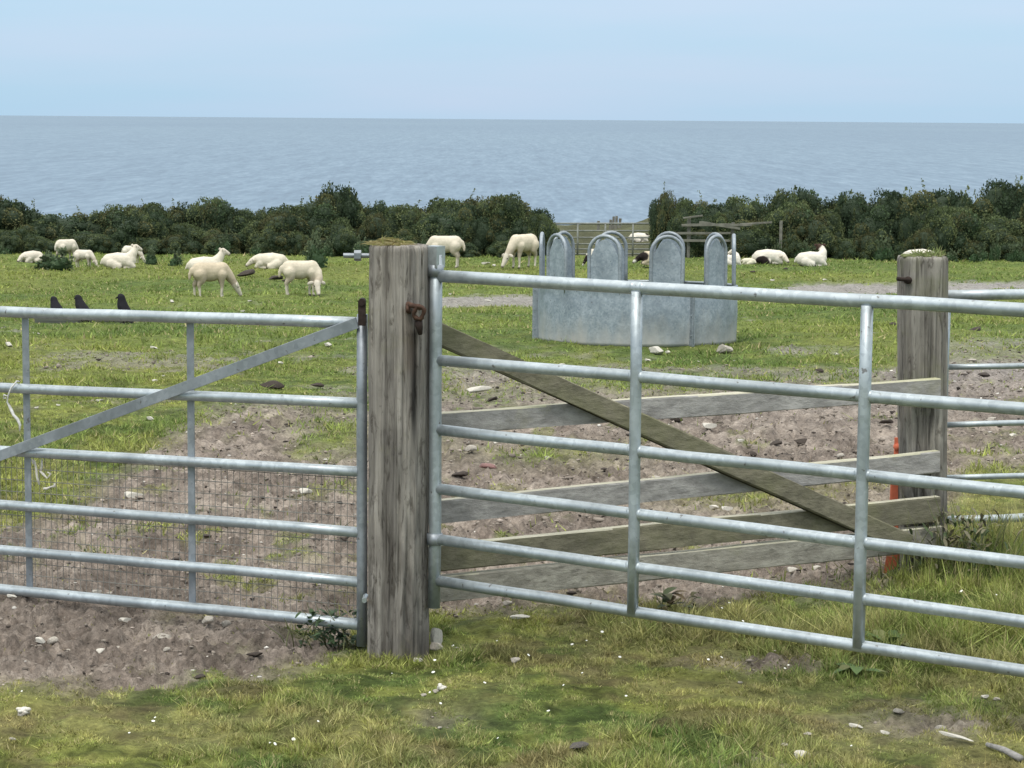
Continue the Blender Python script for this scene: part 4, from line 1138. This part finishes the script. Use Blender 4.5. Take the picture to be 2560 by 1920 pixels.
# ------------------------------------------------------------------ weeds, docks and nettles
WEED = [(.045, .085, .035), (.06, .10, .045), (.075, .115, .055), (.10, .13, .07)]
weed_var = [bush_mesh('weed_clump', .55, .34, 7, .07, 900, WEED, 10, 90 + i) for i in range(4)]
def weed(px, py, w, h, label, i=0, name='weed_clump'):
    p = G(px, py); o = link(name, weed_var[i % 4], None, p - Vector((0, 0, .03))); o.scale = (w / .55, w / .55, h / .34); o.rotation_euler = (0, 0, random.uniform(0, 6))
    tag(o, label, 'weed', 'weeds in the pasture')
weed(150, 676, .70, .29, 'broad leafy weed clump in front of the rump-turned grazing sheep', 0)
weed(378, 662, .30, .22, 'small round weed tuft beside the sheep resting with its head lifted', 1)
weed(440, 664, .26, .22, 'little weed tuft standing alone between two groups of sheep', 2)
weed(790, 672, .42, .42, 'taller weed clump behind the sheep that faces the gates', 3)
weed(1172, 640, .36, .18, 'low weed tuft at the hedge foot behind the half hidden grazing sheep', 1)
weed(1215, 640, .26, .14, 'small weed cushion at the hedge foot near the feeder', 2)
weed(2078, 644, .22, .20, 'round weed tuft right behind the dark-headed resting sheep', 0)
weed(2210, 652, .36, .36, 'pale leafy weed clump beside the mossy timber post', 1)
for i, (px, py, w, h) in enumerate(((1918, 640, .25, .18), (1945, 640, .2, .24), (2450, 640, .3, .25), (2490, 638, .22, .34), (2380, 640, .3, .2), (2010, 640, .3, .25), (560, 642, .25, .3), (900, 640, .3, .3),
                                    (980, 640, .3, .25), (640, 640, .3, .2), (5, 655, .3, .2), (1060, 640, .25, .35), (820, 640, .25, .3), (2540, 642, .3, .3))):
    p = at(px, py, 50.6); o = link('weed_clump', weed_var[i % 4], None, Vector((p.x, 50.6, gh(p.x, 50.6) - .02))); o.scale = (w / .55, w / .55, h / .34); o.rotation_euler = (0, 0, random.uniform(0, 6))
    tag(o, 'pale green weed growing along the foot of the dark hedge', 'weed', 'weeds along the hedge foot')

def blade_leaf(mb, base, d, L, w, curl=.35, fold=.15):
    """broad leaf: a curved, slightly folded blade"""
    d = Vector(d).normalized(); s = d.cross(Vector((0, 0, 1)));  s = (s if s.length > .01 else Vector((1, 0, 0))).normalized(); up = s.cross(d)
    V = []; n = 5
    for i in range(n + 1):
        f = i / n; c = Vector(base) + d * L * f - Vector((0, 0, 1)) * curl * L * f * f; ww = w * (math.sin(math.pi * min(1, f * .92 + .08)) ** .8) * .5 + .0006
        V += [c - s * ww + up * fold * ww, c, c + s * ww + up * fold * ww]
    F = []
    for i in range(n):
        a = i * 3; F += [(a, a + 1, a + 4, a + 3), (a + 1, a + 2, a + 5, a + 4)]
    mb.add([tuple(v) for v in V], F)
def dock(name, label, c, n, L, w, tints, cat='plant', stem=None, up=.7, spread=.012):
    root = thing(name, label, cat, c)
    for i in range(n):
        a = 2 * math.pi * i / n + random.uniform(-.4, .4); e = random.uniform(up * .5, up * 1.5)
        mb = MB(); h0 = random.uniform(0, stem or .02)
        blade_leaf(mb, c + Vector((random.gauss(0, spread), random.gauss(0, spread * .6), h0)), (math.cos(a), math.sin(a), e), L * random.uniform(.6, 1.15), w * random.uniform(.7, 1.15), random.uniform(.25, .6))
        t = np.array(random.choice(tints)) * random.uniform(.8, 1.2); nv = sum(len(v) for v in mb.v)
        mb.build('leaf', M_LEAF, root, colr=[t] * nv)
    if stem:
        for k in range(max(1, n // 7)):
            mb = MB(); a = random.uniform(0, 6); c_ = c + Vector((random.gauss(0, spread * 1.3), random.gauss(0, spread), 0)); q = stem * random.uniform(.5, 1.25); mb.tube([c_ - Vector((0, 0, .02)), c_ + Vector((.03 * math.cos(a), .03 * math.sin(a), q * .5)), c_ + Vector((.09 * math.cos(a), .09 * math.sin(a), q))], [.0028, .0022, .0012], 6)
            nv = sum(len(v) for v in mb.v); mb.build('stem', M_LEAF, root, colr=[(.12, .13, .06)] * nv)
    return root
DK = [(.06, .105, .035), (.075, .12, .04), (.05, .085, .03), (.12, .13, .05)]
dock('dock_plant', 'small reddish green dock plant at the foot of the wooden rails', G(1668, 1520), 14, .10, .04, [(.10, .10, .045), (.14, .10, .05), (.08, .10, .04)], stem=.09)
dock('dock_plant', 'leafy weed sprouting beside the small dock under the rails', G(1732, 1512), 9, .085, .034, [(.09, .11, .045), (.12, .11, .05)], stem=.07)
dock('dock_plant', 'broad leaved dock under the bottom rail of the open gate', G(2218, 1618), 16, .15, .042, DK, up=.9)
dock('dock_plant', 'flat rosette of dock leaves in front of the open gate', G(2135, 1672), 12, .11, .04, DK, up=.35)
dock('nettle', 'bushy dark nettle clump at the left foot of the stout gate post', G(852, 1602), 110, .055, .020, [(.035, .06, .028), (.05, .085, .038), (.06, .10, .05)], stem=.13, up=.9, spread=.055)
dock('nettle', 'thin straggling nettle stems against the bottom rail of the braced gate', G(800, 1606), 60, .05, .016, [(.04, .065, .03), (.055, .09, .04)], stem=.13, up=1.0, spread=.05)
dock('nettle', 'withered grey green weed stalks at the foot of the mossy post', Vector((at(2395, 1330, 8.9).x, 8.9, gh(at(2395, 1330, 8.9).x, 8.9))), 240, .07, .013, [(.15, .14, .09), (.19, .17, .105), (.07, .10, .045)], stem=.24, up=1.3, spread=.09)

# ------------------------------------------------------------------ stones, clods, scraps
def stone_mesh(seed, flat):
    r_ = np.random.default_rng(seed); bm = bmesh.new(); bmesh.ops.create_icosphere(bm, subdivisions=3, radius=.5)
    for _ in range(15):                                       # chop a few facets
        n = Vector(r_.normal(0, 1, 3)).normalized(); d = r_.uniform(.24, .42)
        for v in bm.verts:
            k = v.co.dot(n) - d
            if k > 0: v.co -= n * k * .92
    for v in bm.verts: v.co *= 1 + .10 * (float(fbm(np.array(v.co.x * 4 + seed), np.array(v.co.y * 4 + v.co.z * 3), 3)) - .5); v.co.z *= flat
    me = bpy.data.meshes.new('stone'); bm.to_mesh(me); bm.free()
    me.polygons.foreach_set('use_smooth', [True] * len(me.polygons)); sharp(me, 16)
    return me
stones = {}
for k, m in (('w', M_STONE_W), ('p', M_STONE), ('d', M_STONE_D), ('c', M_CLOD)):
    stones[k] = []
    for i in range(4):
        me = stone_mesh(i * 3 + ord(k), .55 if k != 'c' else .4); me.materials.append(m); stones[k].append(me)
def stone(px, py, wpx, k, label, cat='stone', group=None, asp=.7, name='stone', hf=1.0):
    p = G(px, py); w = wpx * 1.12 * p.y / FPX
    o = link(name, random.choice(stones[k]), None, p + Vector((0, 0, w * .17))); o.scale = (w, w * asp, w * .75 * hf); o.rotation_euler = (random.gauss(0, .12), random.gauss(0, .12), random.gauss(0, .5))
    tag(o, label, cat, group); return o
stone(1808, 882, 62, 'p', 'rounded pale boulder lying on the turf in front of the ring feeder', hf=1.15)
o = stone(1088, 1604, 38, 'w', 'pale upright block under the hinge end of the open gate', hf=4.4); o.location.z += .035; o.rotation_euler = (0, 0, .3)
o = stone(1088, 1622, 44, 'p', 'rough grey stone at the foot of the stout gate post, below the pale block', hf=1.6); o.location.z += .02
stone(1044, 1640, 34, 'w', 'white stone half sunk in grass against the stout gate post')
stone(404, 1588, 48, 'p', 'largest pale rock on the bare soil below the braced gate', hf=1.2)
stone(1452, 1874, 84, 'd', 'flat dark stone in the foreground turf', asp=.5, hf=.7)
stone(1190, 990, 70, 'w', 'long white flat stone on the soil behind the slanting brace board', asp=.35, hf=.6)
stone(1300, 1540, 50, 'w', 'white flat stone in short grass under the lowest wooden rail', asp=.6, hf=.6)
stone(1785, 1262, 24, 'w', 'white stone standing on end behind the second wooden rail', hf=1.8)
stone(1815, 1276, 36, 'w', 'white lump of stone beside the upright white one behind the rails')
stone(22, 866, 30, 'w', 'pale flat stone on the pasture beyond the twine-hung rail', asp=.5)
stone(2390, 1845, 90, 'w', 'long white splinter of stone in the foreground grass', asp=.22, hf=.35)
stone(2350, 1795, 40, 'p', 'grey rounded pebble beside the white splinter in the grass')
for px, py, w in ((305, 1492, 60), (130, 1590, 40), (520, 1560, 46), (560, 1552, 40), (170, 1605, 24), (345, 1640, 26), (415, 1615, 26), (250, 1615, 34), (100, 1620, 36), (295, 1600, 24), (590, 1568, 24),
                 (480, 1665, 22), (30, 1510, 26), (700, 1445, 22), (640, 1420, 26), (310, 1530, 40), (150, 1460, 20), (240, 1465, 30), (275, 1462, 22)):
    stone(px, py + 4, w, random.choice('wppp'), 'pale stone on the bare soil under the braced gate', group='stones in the gateway soil')
for px, py, w in ((1175, 1136, 40), (1240, 1115, 22), (1370, 1140, 22), (1275, 1185, 20), (1700, 1010, 30), (1706, 1055, 24), (1770, 1080, 44), (1850, 1110, 20), (1640, 1185, 30), (1560, 1540, 26), (1270, 1512, 30),
                 (1440, 1470, 20), (1980, 1425, 40), (1900, 1440, 26), (2040, 1410, 24), (2150, 1110, 24), (2100, 1150, 30), (2480, 1060, 30), (2530, 1090, 22), (2440, 1125, 26), (2430, 900, 26)):
    stone(px, py + 3, w, random.choice('wpp'), 'pale stone on the trampled soil behind the wooden rails', group='stones behind the rails')
for px, py, w in ((385, 866, 22), (385, 961, 16), (820, 865, 26), (430, 757, 18), (625, 757, 12), (605, 782, 14), (410, 945, 14), (375, 1060, 26), (250, 1005, 20), (90, 1024, 14), (145, 1018, 14), (700, 905, 16),
                 (1220, 752, 16), (1400, 905, 26), (1620, 890, 18), (1640, 880, 50), (1670, 878, 20), (1745, 893, 10), (1835, 893, 10), (1930, 700, 14), (2060, 702, 12), (1125, 735, 12), (90, 830, 20), (330, 1240, 60),
                 (735, 1215, 18), (760, 1222, 40), (2120, 758, 14), (1215, 660, 22), (1235, 663, 16), (2090, 560 + 320, 16)):
    stone(px, py + 2, w, 'w', 'small white stone lying on the open pasture turf', group='white stones on the pasture', asp=.6)
for px, py, w in ((1092, 1730, 22), (1060, 1735, 18), (60, 1800, 40), (30, 1860, 24), (1100, 1828, 14), (1140, 1600, 16), (1580, 1830, 20), (2000, 1885, 50), (2140, 1800, 36), (2245, 1765, 40), (2210, 1820, 30), (2460, 1735, 26), (2490, 1742, 24),
                 (1850, 1690, 18), (1960, 1860, 20), (2020, 1830, 24), (1290, 1640, 30)):
    stone(px, py + 3, w, random.choice('wpp'), 'pale pebble among the short grass in front of the gates', group='pebbles in the foreground grass')
for px, py, w in ((680, 970, 70), (795, 965, 40), (722, 1075, 26), (1230, 1000, 40), (1690, 1060, 50), (1940, 1120, 44), (2010, 1110, 60), (1880, 1130, 40), (2170, 1078, 40), (2215, 1085, 46), (1560, 975, 18), (1150, 1184, 60),
                 (2050, 930, 30), (1960, 1140, 50), (2460, 935, 40), (1620, 1125, 40), (1510, 1160, 24), (1340, 1215, 40), (520, 1340, 40), (440, 1390, 30), (2230, 820, 30), (1885, 682, 22), (620, 690, 60), (690, 702, 50), (720, 705, 30),
                 (1700, 640, 12), (1965, 671, 18), (1985, 662, 12), (2440, 830, 40), (2360, 838, 26), (40, 1480, 40), (640, 1640, 50), (500, 1680, 40)):
    stone(px, py + 3, w, 'c', 'dark clod of earth or dung on the ground', 'clod', 'dark clods on the ground', asp=.6, name='earth_clod')
o = stone(1218, 1172, 66, 'p', 'scrap of red and white plastic on the soil beside a dark clod', 'scrap', asp=.4, hf=.5, name='plastic_scrap')
me = o.data.copy(); me.materials.clear(); me.materials.append(plain('red_plastic', (.19, .10, .09), .5, 0, .7, 40)); o.data = me
# tufts of wool in the foreground
def wool_tuft(px, py, wpx, label):
    p = G(px, py); w = wpx * p.y / FPX; mb = MB()
    for i in range(9): mb.sphere((p.x + random.gauss(0, w * .22), p.y + random.gauss(0, w * .18), p.z + w * .18 + abs(random.gauss(0, w * .14))), w * random.uniform(.12, .24), 8, 6, (1.2, 1, .8))
    tag(mb.build('wool_tuft', M_WOOL), label, 'wool')
wool_tuft(55, 1806, 44, 'tuft of shed white wool in the foreground grass')
wool_tuft(1102, 1732, 26, 'small ball of white fluff in the turf in front of the stout post')
# peeled stick lying at the corner
a, b = G(2468, 1862), G(2552, 1900); mb = MB(); mb.tube([a + Vector((0, 0, .012)), a.lerp(b, .5) + Vector((0, 0, .018)), b + Vector((0, 0, .014))], [.007, .010, .011], 8)
tag(mb.build('stick', M_RAIL), 'pale peeled stick lying in the foreground grass', 'stick')

# ------------------------------------------------------------------ grass, daisies, gravel
def grass_points(n, y0, y1, power, ur=.27):
    """points spread over the seen wedge; density falls with distance as y**-power"""
    q = rng.random(n); e = 2 - power
    y = (y0 ** e + q * (y1 ** e - y0 ** e)) ** (1 / e) if abs(e) > 1e-6 else y0 * (y1 / y0) ** q
    return rng.uniform(-ur, ur, n) * (y + .6), y
def grass_blades(x, y, hgt, wid, extra_lean=.5, colj=.42, tall=None):
    m = mud_mask(x, y)
    keep = rng.random(len(x)) > np.clip(m * 1.15, 0, .985)
    x, y, m = x[keep], y[keep], m[keep]
    z = base_h(x, y) + relief(x, y, m)
    t = fbm(x * 1.7 + 21, y * 1.4 + 2, 3)
    h = hgt[keep] * (.45 + 1.25 * sstep(.35, .75, t)) * (.35 + 1.5 * sstep(.3, .7, fbm(x * 15 + 3, y * 13, 3))) * rng.uniform(.55, 1.35, len(x))
    if tall is not None: h = h * tall(x, y)
    w = wid[keep] * rng.uniform(.7, 1.3, len(x))
    a = rng.uniform(0, 2 * np.pi, len(x)); ln_ = np.abs(rng.normal(0, extra_lean * 1.9, len(x)))
    la = rng.uniform(0, 2 * np.pi, len(x))
    P = np.stack([x, y, z - .004], -1); S = np.stack([np.cos(a), np.sin(a), 0 * a], -1) * w[:, None] * .5
    tip = P + np.stack([np.cos(la) * ln_ * h, np.sin(la) * ln_ * h, h], -1)
    V = np.stack([P - S, P + S, tip], 1).reshape(-1, 3)
    c = turf_colour(x, y, np.zeros_like(x)) * rng.uniform(1 - colj, 1 + colj, (len(x), 1))
    cl = np.clip(1.12 + 1.35 * (fbm(x * 26 + 8, y * 22, 2) - .5) * (1 - .6 * sstep(12, 25, y)), .5, 1.8)[:, None]; c = c * cl
    dry = (rng.random(len(x)) < .10)[:, None]; c = np.where(dry, np.array((.34, .30, .15)) * rng.uniform(.7, 1.2, (len(x), 1)), c)
    return V, np.repeat(c * 1.25, 3, 0)
VV, CC = [], []
def tall_near(x, y):
    return 1 + 1.4 * gauss(x, y, 2.05, 8.75, .45, .5) + 2.0 * gauss(x, y, PB.x, PB.y - .12, .22, .08) + 1.6 * gauss(x, y, 1.5, 8.3, .7, .35)
for n, y0, y1, pw, h0, w0 in ((480000, 5.9, 10.5, 1.0, .0145, .0050), (200000, 10.5, 20, 1.2, .016, .0085), (190000, 20, 52, 1.1, .022, .017)):
    x, y = grass_points(n, y0, y1, pw)
    V, C = grass_blades(x, y, np.full(n, h0), w0 * (y / y0) ** .8, tall=tall_near if y0 < 10 else None)
    VV.append(V); CC.append(C)
# longer grass by the right-hand post, and scattered tall stalks in front
x = rng.normal(2.16, .24, 9000); y = rng.normal(8.85, .22, 9000)
V, C = grass_blades(x, y, np.full(9000, .12), np.full(9000, .0042), .25); VV.append(V); CC.append(C)
x, y = grass_points(1500, 6.0, 8.6, 1.0); V, C = grass_blades(x, y, np.full(1500, .05), np.full(1500, .0022), .3); VV.append(V); CC.append(C * [1.2, 1.05, 1.0])
V = np.concatenate(VV); C = np.concatenate(CC)
me = raw_mesh('grass', V, np.arange(len(V)).reshape(-1, 3), M_GRASS, C)
tag(link('grass', me), 'short green and yellow pasture grass', 'grass', kind='stuff')

# daisies and clover heads: little white discs just above the turf
def daisies():
    V = []; F = []
    spots = [(1900, 1500, 300, 60, 40), (1400, 1620, 260, 60, 45), (2000, 1640, 300, 40, 40), (2470, 1500, 120, 40, 30), (700, 1880, 70, 25, 22), (1500, 1760, 500, 90, 60), (500, 1830, 400, 60, 30), (1150, 1700, 200, 90, 25)]
    for cx, cy, sx, sy, n in spots:
        for i in range(n // 6):
            p = G(cx + random.gauss(0, sx * .6), min(1915, cy + random.gauss(0, sy * .6))); r = random.uniform(.003, .0065); h = random.uniform(.018, .035)
            t = Vector((random.gauss(0, .3), -.35 + random.gauss(0, .2), 1)).normalized(); u = t.orthogonal().normalized(); w = t.cross(u); k = len(V)
            V.append(tuple(p + Vector((0, 0, h + .002))))
            for q in range(7): V.append(tuple(p + Vector((0, 0, h)) + r * (u * math.cos(q * .8976) + w * math.sin(q * .8976))))
            F += [(k, k + 1 + q, k + 1 + (q + 1) % 7) for q in range(7)]
    mb = MB(); mb.add(V, F); tag(mb.build('daisies', plain('daisy_white', (.78, .78, .72), .7, 0, .08, 40), smooth=False), 'tiny white daisy heads in the grass', 'flowers', kind='stuff')
daisies()

# gravel and crumbs of soil on the bare ground
def gravel():
    bm = bmesh.new(); bmesh.ops.create_icosphere(bm, subdivisions=1, radius=1.0)
    bv = np.array([v.co[:] for v in bm.verts]); bf = np.array([[v.index for v in f.verts] for f in bm.faces]); bm.free()
    x, y = grass_points(120000, 6.0, 26, 1.0); m = mud_mask(x, y); k = rng.random(len(x)) < np.clip(m - .25, 0, 1) * .55
    x, y, m = x[k], y[k], m[k]; n = len(x); z = base_h(x, y) + relief(x, y, m)
    s = .0046 * np.exp(rng.normal(0, .45, n)) * (y / 9) ** .6
    V = bv[None] * s[:, None, None] * rng.uniform(.6, 1.3, (n, 1, 3)) * [1.25, 1.0, .6] * (1 + rng.normal(0, .26, (n, len(bv), 1)))
    V = V + np.stack([x, y, z + s * .15], -1)[:, None]
    F = (bf[None] + (np.arange(n) * len(bv))[:, None, None]).reshape(-1, 3)
    t = rng.random(n); c = np.where((t < .72)[:, None], np.array((.22, .19, .16)), np.where((t < .84)[:, None], np.array((.055, .046, .040)), np.where((t < .97)[:, None], np.array((.34, .29, .25)), np.array((.58, .55, .50))))) * rng.uniform(.6, 1.3, (n, 1))
    me = raw_mesh('gravel', V.reshape(-1, 3), F, M_GRAVEL, np.repeat(c, len(bv), 0)); tag(link('gravel', me), 'grit and crumbs of soil strewn over the bare ground', 'gravel', kind='stuff')
M_GRAVEL = attr_mat('gravel', .95, .15)
gravel()
